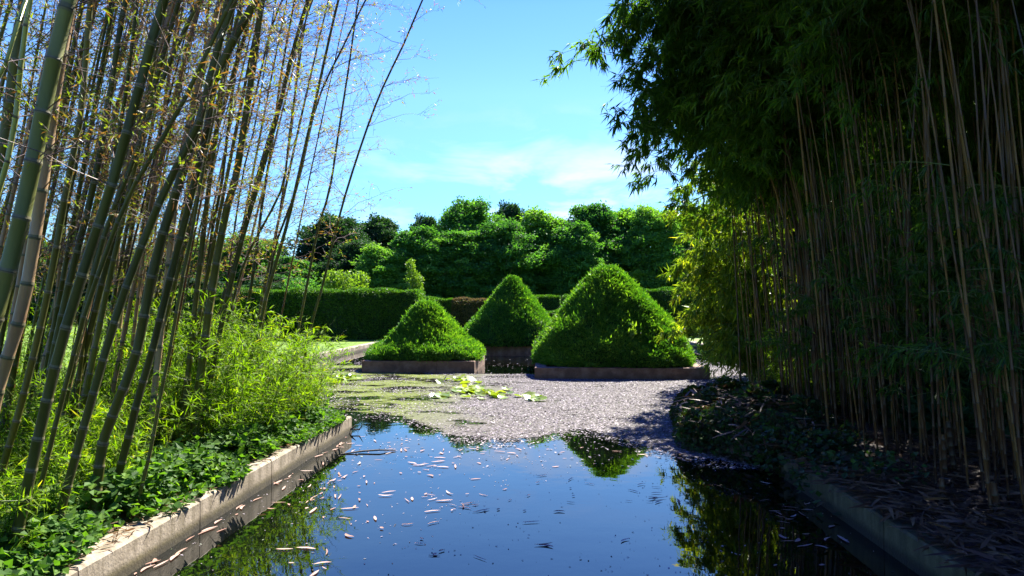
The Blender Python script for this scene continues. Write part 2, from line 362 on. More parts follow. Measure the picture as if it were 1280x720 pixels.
def branches(path, t_nodes, rng, blen, up=(.3, .9), n_sub=7, leaf=(.03, .06), leaf_w=.010, nl=5, tmin=.2, thick=.004, bias=None, prob=.8, per=2, twig='twig', lf='leaf_sparse', droop=.25, clump=.25):
    """sparse side branches at the nodes with fine sub twigs and small leaves: (twig mesh, leaf mesh)"""
    tw = MB(); lv = MB()
    tn = [t for t in t_nodes if t > tmin and rng.random() < prob]
    if not tn: tn = [.9]
    base, _ = interp_path(path, np.array(tn)); b2, _ = interp_path(path, np.clip(np.array(tn) + .01, 0, 1)); ax = norm(b2 - base + 1e-6)
    A = []; B = []; ra = []; rb = []; LP = []; LD = []
    for p, a in zip(base, ax):
        for _ in range(per):
            th = rng.uniform(0, 2 * np.pi)
            h = np.array([np.cos(th), np.sin(th), 0]);
            if bias is not None: h = norm(h + np.asarray(bias) * rng.uniform(0, 1.2))
            d = norm(h + a * rng.uniform(*up)); L = blen * rng.uniform(.4, 1.2)
            k = 6; ts = np.linspace(0, 1, k)
            kink = rng.normal(size=(k, 3)) * .02 * L; kink[0] = 0
            q = p + d * L * ts[:, None] + kink - np.array([0, 0, 1]) * droop * L * ts[:, None] ** 2
            A += list(q[:-1]); B += list(q[1:]); rr = thick * (1 - .8 * ts); ra += list(rr[:-1]); rb += list(rr[1:])
            for j in range(n_sub):
                u = rng.uniform(.15, 1.); qi = p + d * L * u - np.array([0, 0, 1]) * droop * L * u * u
                dd = norm(d + rng.normal(size=3) * .7 + [0, 0, .1]); l2 = L * rng.uniform(.12, .38)
                m1 = qi + dd * l2 * .5; e = m1 + norm(dd + rng.normal(size=3) * .25 - [0, 0, .15]) * l2 * .5
                A += [qi, m1]; B += [m1, e]; ra += [thick * .4, thick * .28]; rb += [thick * .28, thick * .12]
                for w in range(nl):
                    f = rng.uniform(.3, 1); lp = qi + (e - qi) * f
                    dl = norm(dd + rng.normal(size=3) * .8 - [0, 0, .35]); LP.append(lp + dl * .01); LD.append(dl)
    lv = tw; rods(tw, A, B, np.array(ra), np.array(rb))
    LP = np.array(LP); LD = np.array(LD); N = len(LP)
    L = rng.uniform(leaf[0], leaf[1], N)
    tint = np.clip(rng.beta(1.2, 1.6, N), 0, 1)
    leaves(lv, LP, LD, rand_dirs(N, rng), L, L * .0 + leaf_w * rng.uniform(.7, 1.3, N), tint, mat=1)
    return lv.mesh('crown', [twig, lf])

def culm(name, label, cat, path, r0, r1, mats, rng, group=None, br=None, sides=8, gap=.27):
    path = np.asarray(path); base = path[0].copy()
    rel = path - base
    root = thing(name, label, cat, tuple(base), group)
    me, tn, tot = stem_mesh(rel, r0, r1, mats, rng, sides, gap)
    link('stem', me, root)
    if br is not None:
        link('crown', branches(rel, tn, rng, **br), root)
    return root

GRN = ['culm_green', 'node_pale', 'node_dark']; GRY = ['culm_grey', 'node_pale', 'node_dark']
TAN = ['culm_tan', 'node_pale', 'node_dark']; YEL = ['culm_yellow', 'node_pale', 'node_dark']
THN = ['culm_thin', 'node_tan', 'node_dark']

def traced(pts, Y, tilt=0.0, top=8.0):
    """a culm's course from its picture points at distance Y (tilt: metres further away per metre up); runs on to the ground and the top"""
    W = []
    for px, py in pts:
        y = Y
        for _ in range(3):
            w = P(px, py, y); y = Y + tilt * (w[2] - .25)
        W.append(P(px, py, y))
    W = np.array(W)
    if W[0][2] > .3:
        d = norm((W[0] - W[1])[None])[0]; d = norm((d * .6 + np.array([0, 0, -1]) * .4)[None])[0]
        W = np.vstack([W[0] + d * ((W[0][2] - .24) / -d[2]), W])
    else:
        W[0][2] = .24
    d = norm((W[-1] - W[-2])[None])[0]
    while W[-1][2] < top:
        d = norm((d + np.array([.05, 0, -.02]))[None])[0]
        W = np.vstack([W, W[-1] + d * 1.3])
    return W

rng = np.random.default_rng(11)
# points bottom to top in the photograph, distance, diameter, palette, label
LC = [
 ([(12, 715), (74, 440), (140, 230), (170, 125), (205, 0)], 4.25, .078, GRN, 'thick dark green bamboo culm rooted at the bottom left corner, leaning right'),
 ([(64, 690), (93, 576), (132, 440), (160, 353), (205, 240), (250, 150), (267, 77), (293, 0)], 4.6, .068, GRN, 'dark green culm rooted in the ivy, second from the kerb corner at the lower left'),
 ([(117, 658), (128, 557), (146, 506), (171, 440), (193, 330), (227, 220), (268, 100), (320, 0)], 5.14, .088, GRN, 'thick green culm, left one of a touching pair above the ivy by the kerb'),
 ([(134, 646), (155, 568), (175, 490), (190, 440), (212, 350), (237, 253), (262, 143), (277, 40)], 5.4, .072, GRN, 'green culm, right one of a touching pair above the ivy by the kerb'),
 ([(167, 646), (187, 568), (202, 487), (212, 440), (227, 353), (242, 280), (262, 170)], 5.3, .034, GRN, 'thin green culm standing just right of the touching pair near the kerb'),
 ([(222, 570), (231, 510), (240, 420), (250, 330), (263, 220), (277, 117), (290, 20)], 7.6, .075, GRN, 'green culm at the left side of the close trio in the middle left grove'),
 ([(240, 575), (247, 500), (257, 420), (266, 355), (283, 263), (295, 220), (308, 140), (320, 60), (328, 0)], 7.5, .104, GRN, 'stoutest culm of the close trio in the middle left grove'),
 ([(248, 562), (258, 500), (274, 420), (283, 377), (303, 297), (325, 222), (347, 143), (363, 77), (385, 0)], 8.0, .076, GRN, 'smooth green culm at the right side of the close trio, crossing the open sky'),
 ([(273, 548), (285, 515), (305, 470), (322, 420), (333, 370), (357, 287), (372, 225), (392, 137), (423, 0)], 8.8, .058, GRN, 'slim culm rising out of the bright shoots, forking visually against the sky'),
 ([(340, 330), (350, 290), (372, 232), (397, 127), (433, 50), (457, 0)], 9.2, .040, GRN, 'slim dark culm bent to the right across its neighbour in the sky'),
 ([(293, 453), (313, 363), (328, 253), (340, 180), (352, 90)], 10.5, .060, GRN, 'straight culm standing behind the bright shoots with the far trees behind it'),
 ([(300, 345), (323, 293), (353, 233), (362, 167), (374, 80), (385, 10)], 9.6, .045, GRN, 'slanting culm that crosses two others low in front of the far trees'),
 ([(330, 380), (340, 330), (350, 263), (357, 215), (366, 150), (372, 80)], 10.8, .040, THN, 'thin brownish culm behind the slim one rising from the shoots'),
 ([(372, 420), (385, 350), (397, 287), (412, 237), (423, 167), (437, 77), (448, 0)], 9.9, .046, GRN, 'slender culm, second from the open sky, above the hedge end'),
 ([(386, 420), (405, 350), (427, 260), (453, 177), (477, 113), (507, 50), (528, 0)], 9.6, .043, GRN, 'slender culm leaning farthest right, last one before the open sky'),
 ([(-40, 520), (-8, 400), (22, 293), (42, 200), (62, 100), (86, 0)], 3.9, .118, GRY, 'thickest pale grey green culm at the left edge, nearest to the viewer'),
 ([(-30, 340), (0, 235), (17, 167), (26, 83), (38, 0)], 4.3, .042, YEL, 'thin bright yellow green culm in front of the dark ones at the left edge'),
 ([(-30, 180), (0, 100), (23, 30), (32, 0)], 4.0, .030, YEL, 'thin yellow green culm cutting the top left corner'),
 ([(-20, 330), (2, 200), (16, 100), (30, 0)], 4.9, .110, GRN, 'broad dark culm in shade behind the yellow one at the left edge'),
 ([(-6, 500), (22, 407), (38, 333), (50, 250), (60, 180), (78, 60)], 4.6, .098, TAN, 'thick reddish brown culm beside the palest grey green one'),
 ([(2, 590), (23, 518), (43, 440), (65, 340), (85, 225), (100, 150), (108, 67), (113, 0)], 5.0, .060, GRN, 'dark culm with a yellow lit edge, between the brown one and the thick leaning one'),
 ([(29, 696), (50, 611), (70, 529), (93, 440), (110, 380), (155, 257), (178, 215), (212, 158), (243, 100), (280, 20)], 4.5, .038, GRN, 'thin culm sweeping up from the bottom left between the two thick leaning ones'),
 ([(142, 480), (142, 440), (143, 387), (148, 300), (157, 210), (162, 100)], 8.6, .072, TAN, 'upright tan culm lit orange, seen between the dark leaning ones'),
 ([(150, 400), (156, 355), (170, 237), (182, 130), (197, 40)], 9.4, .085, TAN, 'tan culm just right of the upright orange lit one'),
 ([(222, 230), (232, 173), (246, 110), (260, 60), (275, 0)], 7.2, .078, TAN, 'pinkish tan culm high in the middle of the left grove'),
 ([(60, 480), (85, 360), (110, 262), (125, 190), (137, 123), (148, 50), (157, 0)], 6.2, .074, GRN, 'olive culm high at the left, behind the thick leaning one'),
 ([(110, 380), (135, 240), (153, 143), (166, 50), (172, 0)], 6.8, .052, GRN, 'narrow upright culm beside the olive one high at the left'),
 ([(120, 330), (167, 200), (203, 100), (243, 13)], 6.0, .058, GRN, 'dark culm slanting steeply across the upper left grove'),
 ([(262, 310), (277, 230), (287, 143), (297, 67), (303, 0)], 8.3, .050, GRN, 'narrow culm tucked between the trio and the pinkish tan one'),
 ([(285, 260), (312, 150), (338, 40), (353, 0)], 8.8, .042, THN, 'narrow brown culm with the blue sky on both sides, high in the left grove'),
 ([(300, 240), (318, 160), (330, 90), (345, 0)], 10.2, .036, THN, 'fine brown culm close behind the narrow brown one'),
 ([(183, 480), (200, 400), (222, 300), (240, 200), (252, 100), (262, 0)], 9.4, .06, GRN, 'green culm seen through the gap left of the trio'),
 ([(90, 560), (112, 470), (130, 380), (150, 290), (172, 190), (190, 90), (205, 10)], 6.6, .062, GRN, 'green culm standing behind the ivy left of the touching pair'),
]
sides_left = 10
for pts, Y, D, mats, label in LC:
    w = traced(pts, Y, tilt=rng.uniform(-.04, .06))
    thinc = D < .06
    D *= .88
    culm('bamboo_culm', label, 'bamboo', w, D / 2, D / 2 * .45, mats, rng, 'culms of the left bamboo grove', sides=12 if Y < 6 else 8,
         gap=.30, br=dict(blen=1.15, tmin=.26, prob=.8, per=2, n_sub=7, nl=4, leaf=(.025, .075), leaf_w=.012, thick=.0045, bias=(.7, -.1, .1)))

# more culms of the same grove further back
protos = []
for k in range(8):
    H = 8.2; lean = rng.uniform(.14, .24); cur = rng.uniform(-.05, .12)
    z = np.linspace(0, 1, 6)
    path = np.stack([lean * H * z + cur * H * z ** 2 * .5, rng.normal() * .25 * z, H * z], 1)
    mats = [GRN, GRN, TAN, GRN, THN, GRN, GRN, TAN][k]
    D = [.058, .048, .052, .066, .028, .040, .054, .046][k]
    pr = culm('bamboo_culm', 'culm deep in the left grove', 'bamboo', path, D / 2, D / 2 * .4, mats, rng, 'culms of the left bamboo grove',
              br=dict(blen=1.15, tmin=.22, prob=.8, per=2, n_sub=6, nl=5, leaf=(.03, .085), leaf_w=.014, thick=.0045))
    protos.append(pr)
desc = ['mid green', 'slim green', 'tan', 'stout green', 'thin brown', 'narrow green', 'mid green', 'dry brown']
cnt = 0
zones = [(-160, 60, 6.0, 8.5, 16, 'in the shade at the far left'), (0, 130, 6.5, 9.5, 16, 'behind the thick leaning ones at the left'),
         (90, 225, 7.5, 11.5, 16, 'between the leaning ones and the close trio'), (225, 330, 10.5, 13.0, 5, 'behind the trio, in front of the far trees'),
         (-120, 215, 11, 15, 26, 'at the very back of the left grove')]
for x0, x1, y0, y1, n, where in zones:
    for i in range(n):
        k = cnt % 8; Y = rng.uniform(y0, y1); px = x0 + (x1 - x0) * (i + rng.uniform(0, 1)) / n
        b = P(px, 500, Y); b[2] = .24
        lab = '%s bamboo culm %s' % (desc[k], where)
        rz = rng.uniform(-.45, .45); s = rng.uniform(.85, 1.15)
        if cnt < 8:
            o = protos[k]; o.location = b; o.rotation_euler = (0, 0, rz); o['label'] = lab
        else:
            o = dup(protos[k], b, rz, (s, s, s * rng.uniform(.9, 1.1)), lab)
        cnt += 1

# ------------------------------------------------------------------ right grove: thin culms, heavy foliage
def foliage_mesh(path, rng, n_br, blen, n_tw, n_lf, leaf=(.09, .15), W=.017, tmin=.3, droop=.55, bias=None, mat='leaf_canopy_shade', twmat='twig_green', tpow=1.0, up=.35):
    """drooping leafy branches along the upper part of a culm"""
    path = np.asarray(path, float)
    t = tmin + (1 - tmin) * rng.random(n_br) ** tpow
    b, _ = interp_path(path, t)
    th = rng.uniform(0, 2 * np.pi, n_br); h = np.stack([np.cos(th), np.sin(th), np.zeros(n_br)], 1)
    if bias is not None: h = norm(h + np.asarray(bias))
    d = norm(h + np.array([0, 0, 1]) * rng.uniform(.1, up * 2, n_br)[:, None]); L = blen * rng.uniform(.5, 1.2, n_br) * (1.15 - .6 * (t - tmin) / (1 - tmin))
    def at(i, u):
        return b[i] + d[i] * (L[i] * u)[:, None] - np.array([0, 0, 1]) * (droop * L[i] * u * u)[:, None]
    tw = MB(); us = np.linspace(0, 1, 5)
    idx = np.arange(n_br)
    for a, c in zip(us[:-1], us[1:]):
        rods(tw, at(idx, np.full(n_br, a)), at(idx, np.full(n_br, c)), .0045 * (1 - a * .8), .0045 * (1 - c * .8))
    nt_ = n_br * n_tw; ti = np.repeat(idx, n_tw); tu = rng.uniform(.15, 1, nt_)
    q = at(ti, tu); dd = norm(d[ti] + rng.normal(size=(nt_, 3)) * .6 - np.array([0, 0, .25])); l2 = L[ti] * rng.uniform(.15, .4, nt_)
    e = q + dd * l2[:, None] - np.array([0, 0, 1]) * (l2 * .3)[:, None]
    rods(tw, q, e, .002, .001)
    N = nt_ * n_lf; li = np.repeat(np.arange(nt_), n_lf); lu = rng.uniform(.1, 1, N)
    lp = q[li] + (e - q)[li] * lu[:, None]
    tl = norm((e - q)[li]); dl = norm(tl * .6 + rng.normal(size=(N, 3)) * .42 - np.array([0, 0, .55]))
    nn = norm(np.array([0, 0, 1]) + rng.normal(size=(N, 3)) * .5)
    lv = tw; LL = rng.uniform(leaf[0], leaf[1], N)
    leaves(lv, lp, dl, nn, LL, W * rng.uniform(.75, 1.25, N), np.clip(rng.normal(.45, .2, N), 0, 1), wide=.3, mat=1)
    return lv.mesh('crown', [twmat, mat])

def thin_culm(label, path, D, rng, group, fol, sides=6, name='bamboo_cane', mats=THN):
    path = np.asarray(path); base = path[0].copy(); rel = path - base
    root = thing(name, label, 'bamboo cane', tuple(base), group)
    me, tn, tot = stem_mesh(rel, D / 2, D / 2 * .35, mats, rng, sides, .3)
    link('stem', me, root)
    for f in fol:
        link('crown', foliage_mesh(rel, rng, **f), root)
    return root

RG = 'thin canes of the right bamboo grove'
rp = []
for k in range(10):
    H = rng.uniform(7.2, 8.6); z = np.linspace(0, 1, 7); lean = rng.uniform(-.12, -.02)
    path = np.stack([lean * H * z - .06 * H * z ** 3 + .05 * rng.normal(size=7) * z, rng.normal() * .5 * z ** 2 - .25 * z ** 2, H * z * (1 - .05 * z ** 3)], 1)
    fol = [dict(n_br=[44, 40, 48, 40, 20, 48, 20, 44, 90, 84][k], blen=1.25, n_tw=7, n_lf=8, tmin=[.62, .66, .6, .68, .75, .58, .7, .64, .22, .26][k], droop=.5, leaf=(.11, .18), W=.024)]  # last two: low full crowns shaped to keep sun off the grove floor
    if k in (0, 5): fol.append(dict(n_br=4, blen=.7, n_tw=5, n_lf=6, tmin=.14, tpow=1.0, droop=.2, leaf=(.11, .18), W=.022))
    rp.append(thin_culm('proto', path, [.024, .019, .027, .021, .017, .030, .024, .020, .026, .022][k], rng, RG, fol))
# bases: rows from the kerb back; everything behind stays in deep shade
spots = []
def add_spots(x0, x1, y0, y1, n, where, lean=0):
    g = int(math.ceil(math.sqrt(n)))
    c = 0
    cells = [(i, j) for i in range(g) for j in range(g)]
    random.shuffle(cells)
    for i, j in cells[:n]:
        spots.append((x0 + (x1 - x0) * (i + rng.random()) / g, y0 + (y1 - y0) * (j + rng.random()) / g, where))
add_spots(3.35, 4.6, 8.2, 12.4, 64, 'at the lit left front of the right grove')
add_spots(3.5, 5.2, 4.6, 8.2, 66, 'near the kerb on the dark right bank')
add_spots(4.6, 8.0, 6.0, 12.0, 72, 'in the deep shade inside the right grove')
add_spots(6.0, 11.5, 11.5, 16.0, 34, 'at the dark back of the right grove')
add_spots(8.0, 12.5, 6.5, 12.0, 18, 'at the far right inside the dark grove')
adj = ['slim brown', 'thin straight', 'sturdier tan', 'thin bent', 'very thin', 'thickest brown', 'slim leaning', 'thin brown', 'low branched leafy', 'densely leafed']
rused = set()
for i, (x, y, where) in enumerate(spots):
    k = 8 + i % 2 if ('back' in where or 'far right' in where or x > 7.2) else i % 8; lab = '%s bamboo cane %s' % (adj[k], where); rz = rng.uniform(-.7, .7); s = rng.uniform(.85, 1.12)
    if k not in rused:
        rused.add(k); o = rp[k]; o.location = (x, y, .24); o.rotation_euler = (0, 0, rz); o['label'] = lab
    else:
        dup(rp[k], (x, y, .24), rz, (s, s, s), lab)

# arching culms whose leafy tops hang over the water
ARCH = [  # base x,y, tip pixel, tip distance, label
 (3.5, 9.6, (722, 92), 9.0, 'arching cane whose leafy tip hangs farthest out over the pond'),
 (3.6, 9.2, (775, 20), 8.4, 'arching cane whose leaves droop at the top edge of the opening'),
 (3.5, 10.2, (765, 165), 9.6, 'arching cane with leaves drooping below the farthest tip'),
 (3.7, 10.8, (800, 205), 10.2, 'arching cane with dark leaves hanging halfway down the grove edge'),
 (3.8, 9.8, (790, 70), 9.3, 'arching cane with dense dark leaves under the top edge'),
 (3.9, 10.4, (830, 110), 9.8, 'arching cane with sky glinting through its dense leaves'),
 (3.7, 9.0, (820, 10), 8.8, 'arching cane with dark crown at the top of the picture'),
 (4.0, 10.9, (850, 190), 10.6, 'arching cane with inner leaves above the golden foliage'),
 (4.1, 9.6, (870, 60), 9.4, 'arching cane with leaf mass at the upper middle of the grove'),
 (3.8, 11.6, (840, 270), 11.2, 'arching cane with leaves touching the golden foliage'),
 (3.5, 8.4, (800, -90), 7.6, 'arching cane whose crown lies just above the opening'),
 (3.8, 10.0, (782, 128), 9.6, 'arching cane filling the canopy just right of its outermost tip'),
 (3.9, 10.6, (806, 165), 10.2, 'arching cane with leaves in the middle of the hanging canopy'),
 (3.9, 11.2, (822, 225), 10.9, 'arching cane with the lowest dark leaves over the golden foliage'),
 (4.0, 9.9, (842, 150), 9.6, 'arching cane behind the hanging canopy leaves'),
 (3.7, 9.4, (800, 40), 9.0, 'arching cane with leaves just under the top of the picture'),
 (3.7, 9.5, (765, 75), 8.9, 'arching cane with leaves just inside the upper outline of the canopy'),
 (3.8, 10.3, (788, 180), 9.9, 'arching cane with leaves hanging above the tree tops'),
 (3.8, 9.7, (812, 95), 9.2, 'arching cane in the upper middle of the hanging canopy'),
 (3.6, 7.4, (880, -60), 7.0, 'arching cane with its crown high above the right bank'),
]
for bx, by, (tx, ty), tY, lab in ARCH:
    tip = P(tx + 12, ty, tY); b = np.array([bx, by, .24])
    top = max(tip[2] + .9, 5.2)
    path = np.array([b, b + [-.10, -.05, 1.6], b + [-.28, -.1, 3.1], (b * .6 + tip * .4) * [1, 1, 0] + [0, 0, top - .55], (b * .25 + tip * .75) * [1, 1, 0] + [0, 0, top - .1], tip + [.15, 0, .35], tip + [-.02, 0, .1]])
    fol = [dict(n_br=40, blen=.85, n_tw=7, n_lf=8, tmin=.50, droop=.65, bias=(-.35, -.15, 0), leaf=(.12, .20), W=.026, mat='leaf_canopy_lit')]
    thin_culm(lab, path, .03, rng, RG, fol)
# far side foliage, sunlight put into a yellower leaf colour
GOLD = [(3.8, 12.6, (838, 250), 13.2), (3.9, 13.2, (846, 300), 13.8), (4.0, 13.0, (860, 345), 13.4), (4.1, 13.6, (850, 385), 13.8), (4.2, 12.8, (885, 300), 13.2),
        (4.3, 13.6, (895, 250), 13.8), (4.4, 13.0, (905, 370), 13.0), (4.2, 13.9, (880, 410), 14.2), (4.3, 13.4, (905, 430), 13.6), (4.0, 14.2, (835, 320), 14.6), (4.5, 14.4, (870, 230), 14.2), (4.5, 12.6, (920, 330), 12.8), (4.0, 13.4, (825, 285), 13.8), (4.2, 13.2, (835, 420), 13.6), (4.4, 13.0, (890, 455), 12.9), (4.1, 12.8, (862, 262), 12.9), (4.3, 13.5, (838, 355), 13.9)]
gl = ['uppermost bough beside the dark canopy', 'bough reaching left in front of the far trees', 'bough above the large pyramid shoulder', 'low bough beside the large pyramid', 'inner bough half way up',
      'inner bough near the top', 'inner bough close to the brown culms', 'lowest outer bough over the lawn', 'lowest inner bough by the ivy mound', 'farthest bough reaching left', 'high bough behind the dark canopy', 'bough lying against the brown culms', 'slim bough reaching out level with the tree tops', 'low outer bough level with the pyramid shoulder', 'lowest bough trailing near the ivy', 'upper inner bough under the dark canopy', 'outer bough level with the hedge tops']
for (bx, by, (tx, ty), tY), g_ in zip(GOLD, gl):
    tip = P(tx + 14, ty, tY); b = np.array([bx, by, .24]); top = tip[2] + .5
    path = np.array([b, b + (tip - b) * [.15, .15, 0] + [0, 0, (top - .24) * .4], b + (tip - b) * [.45, .45, 0] + [0, 0, (top - .24) * .85], b + (tip - b) * [.8, .8, 0] + [0, 0, top - .24], tip])
    fol = [dict(n_br=30, blen=.8, n_tw=6, n_lf=7, tmin=.22, droop=.5, bias=(-.3, 0, 0), leaf=(.13, .21), W=.03, mat='leaf_sunlit')]
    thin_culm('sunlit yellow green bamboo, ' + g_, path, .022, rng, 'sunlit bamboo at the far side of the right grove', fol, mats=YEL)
# low sprigs inside the dark grove
def sprig_root(b, tip, rng, lab):
    path = np.array([b, b + (tip - b) * [.3, .3, 0] + [0, 0, (tip[2] - b[2]) * .6], b + (tip - b) * [.7, .7, 0] + [0, 0, (tip[2] - b[2]) * .95], tip])
    return thin_culm(lab, path, .012, rng, 'leafy sprigs in the dark right grove', [dict(n_br=12, blen=.5, n_tw=4, n_lf=6, tmin=.5, droop=.3, leaf=(.09, .15), W=.02)], name='bamboo_sprig', mats=THN)
for (px, py, Y, w_) in [(1050, 350, 7.2, 'left of the middle, below eye height'), (1100, 270, 7.0, 'in the middle of the dark grove'), (1150, 340, 6.5, 'right of the middle'), (1210, 310, 6.0, 'near the right edge'),
                     (1262, 430, 5.6, 'low at the right edge'), (1080, 395, 7.4, 'low beside the middle of the grove'), (1165, 280, 6.3, 'just right of the middle at eye height'), (1240, 250, 5.8, 'above eye height near the right edge'), (1040, 215, 8.0, 'high beside the lit brown canes'), (1215, 370, 5.8, 'low right, behind the cut stumps'), (1095, 330, 7.6, 'behind the middle sprigs'), (980, 390, 9.2, 'low among the lit brown canes'), (1000, 300, 8.2, 'beside the lit brown culms'), (1190, 215, 6.6, 'high near the right edge'), (1120, 430, 7.0, 'low in the middle of the dark grove')]:
    tip = P(px, py, Y); b = np.array([tip[0] + rng.uniform(.3, .7), tip[1] + rng.uniform(.3, .6), .24])
    sprig_root(b, tip, rng, 'leafy green sprig ' + w_)

# ------------------------------------------------------------------ bright shoots (undergrowth) on the left bank
def shoot_mesh(rng, n_st, h, spread, n_lf, leaf=(.09, .17), W=.013, lean=(0, 0), mat='leaf_shoot'):
    st = MB(); lv = st; th = rng.uniform(0, 2 * np.pi, n_st); rr = spread * .4 * np.sqrt(rng.random(n_st))
    b = np.stack([rr * np.cos(th), rr * np.sin(th), np.zeros(n_st)], 1); H = h * rng.uniform(.45, 1.1, n_st)
    d = np.stack([np.cos(th), np.sin(th), np.zeros(n_st)], 1) * rng.uniform(.1, .45, n_st)[:, None] + np.array([lean[0], lean[1], 0])
    def at(i, u): return b[i] + np.array([0, 0, 1]) * (H[i] * (u - .12 * u ** 3))[:, None] + d[i] * (H[i] * u ** 1.8)[:, None]
    idx = np.arange(n_st); us = np.linspace(0, 1, 6)
    for a, c in zip(us[:-1], us[1:]): rods(st, at(idx, np.full(n_st, a)), at(idx, np.full(n_st, c)), .0045 * (1 - .7 * a), .0045 * (1 - .7 * c))
    nb = 9; ti = np.repeat(idx, nb); tu = rng.uniform(.18, 1, n_st * nb); q = at(ti, tu)
    dd = norm(rng.normal(size=(len(q), 3)) * [1, 1, .3] + [0, 0, .5]); l2 = rng.uniform(.08, .3, len(q)) * h / 1.5; e = q + dd * l2[:, None]
    rods(st, q, e, .0018, .001)
    k = max(1, n_lf // len(q)); li = np.repeat(np.arange(len(q)), k); lu = rng.uniform(.1, 1, len(li)); lp = q[li] + (e - q)[li] * lu[:, None]
    dl = norm(dd[li] * .7 + rng.normal(size=(len(li), 3)) * .55 + [0, 0, -.05]); nn = norm(np.array([0, 0, 1]) + rng.normal(size=(len(li), 3)) * .6)
    LL = rng.uniform(leaf[0], leaf[1], len(li))
    long_leaves(lv, lp, dl, nn, LL, W * rng.uniform(.7, 1.3, len(li)), np.clip(rng.normal(.5, .22, len(li)), 0, 1), mat=1, droop=.22)
    return st.mesh('foliage', ['twig_green', mat])

sh = []
for k in range(6):
    root = thing('bamboo_shoot_clump', 'x', 'undergrowth', (0, 0, 0), 'clumps of bamboo shoots growing on the banks')
    c = shoot_mesh(rng, 16, [1.7, 1.3, 1.0, 1.5, .7, 1.9][k], 1.0, 1500 if k != 4 else 900, leaf=(.07, .15) if k < 5 else (.12, .2), W=.012 if k < 5 else .024, lean=(.12, 0), mat='leaf_shoot' if k < 5 else 'leaf_tree_dark')  # last clump: grove shade put into a darker leaf colour
    link('foliage', c, root); sh.append(root)
SP = []
# (x, y, proto, scale, label)
for i in range(12): SP.append((-3.55 - .12 * rng.random(), 7.6 + .23 * i, [0, 3, 1][i % 3], .8 + .2 * rng.random(), 'bright yellow green bamboo shoots along the kerb at its far end'))
for i in range(16): SP.append((-4.1 - 1.7 * rng.random(), 7.8 + 2.8 * rng.random(), [0, 3][i % 2], rng.uniform(.9, 1.15), 'tall bright bamboo shoots behind the slim culms'))
for i in range(14): SP.append((-5.5 - 3.5 * rng.random(), 8.2 + 3.0 * rng.random(), [0, 1, 3][i % 3], rng.uniform(.9, 1.15), 'bamboo shoots glowing between the culms of the left grove'))
for i in range(16): SP.append((-3.75 - 1.6 * rng.random(), 5.4 + 2.4 * rng.random(), [2, 4, 1][i % 3], rng.uniform(.6, .95), 'low bamboo shoots under the leaning culms'))
for i in range(8): SP.append((-3.5 - 1.2 * rng.random(), 3.3 + 2.0 * rng.random(), 4, rng.uniform(.6, .95), 'small bamboo shoots at the bottom left corner'))
for i in range(10): SP.append((-5.5 - 3.5 * rng.random(), 5.8 + 2.5 * rng.random(), [2, 1, 3][i % 3], rng.uniform(.8, 1.05), 'shaded bamboo shoots at the back left'))
for i in range(26): SP.append((5.0 + 8 * rng.random(), 9.5 + 5.5 * rng.random(), 5, rng.uniform(.8, 1.3), 'leafy shoots with shade put into their colour at the back of the right grove'))
for i in range(7): SP.append((3.4 + 1.4 * rng.random(), 11.0 + 1.0 * rng.random(), [1, 2, 3][i % 3], rng.uniform(.7, 1.0), 'leafy shoots above the ivy heap on the right bank'))
for i, (x, y, k, s, lab) in enumerate(SP):
    rz = rng.uniform(-.9, .9)
    used = sh[k].get('used', 0)
    if not used:
        sh[k]['used'] = 1; sh[k].location = (x, y, .24); sh[k].rotation_euler = (0, 0, rz); sh[k].scale = (s, s, s); sh[k]['label'] = lab
    else:
        dup(sh[k], (x, y, .24), rz, (s, s, s), lab)

# ------------------------------------------------------------------ ground, kerbs, water
XL, XR = -2.97, 2.65            # water edges of the canal
BL, BR = 10.35, 12.3            # where the banks end
PXL, PXR, PYE = -8.1, 7.1, 34.0 # the wide pond
ZG = .24
gx = sorted(set([-1500, -30, PXL - .3, XL - .25, XR + .25, 4.3, PXR + .3, 30, 1500])); gy = sorted(set([-400, -8, BL - .25, BR - .25, 15.5, PYE + .3, 60, 2500]))
mb = MB(); 
def is_water(x, y):
    if -8 < y < BL - .25: return XL - .25 < x < XR + .25
    if BL - .25 < y < BR - .25: return PXL - .3 < x < XR + .25
    if BR - .25 < y < 15.5: return PXL - .3 < x < 4.3
    if 15.5 < y < PYE + .3: return PXL - .3 < x < PXR + .3
    return False
for i in range(len(gx) - 1):
    for j in range(len(gy) - 1):
        cx, cy = (gx[i] + gx[i + 1]) / 2, (gy[j] + gy[j + 1]) / 2
        if is_water(cx, cy): continue
        soil = (-30 < cx < XL and -8 < cy < BL) or (cx > XR and cx < 30 and -8 < cy < 15.5)
        mb.add([(gx[i], gy[j], ZG), (gx[i + 1], gy[j], ZG), (gx[i + 1], gy[j + 1], ZG), (gx[i], gy[j + 1], ZG)], [(0, 1, 2, 3)], 1 if soil else 0)
mb.obj('ground', ['lawn', 'soil'], kind='structure')
mb = MB(); mb.add([(-12, -9, 0), (12, -9, 0), (12, 36, 0), (-12, 36, 0)], [(0, 1, 2, 3)]); mb.obj('water', ['water'], kind='structure')

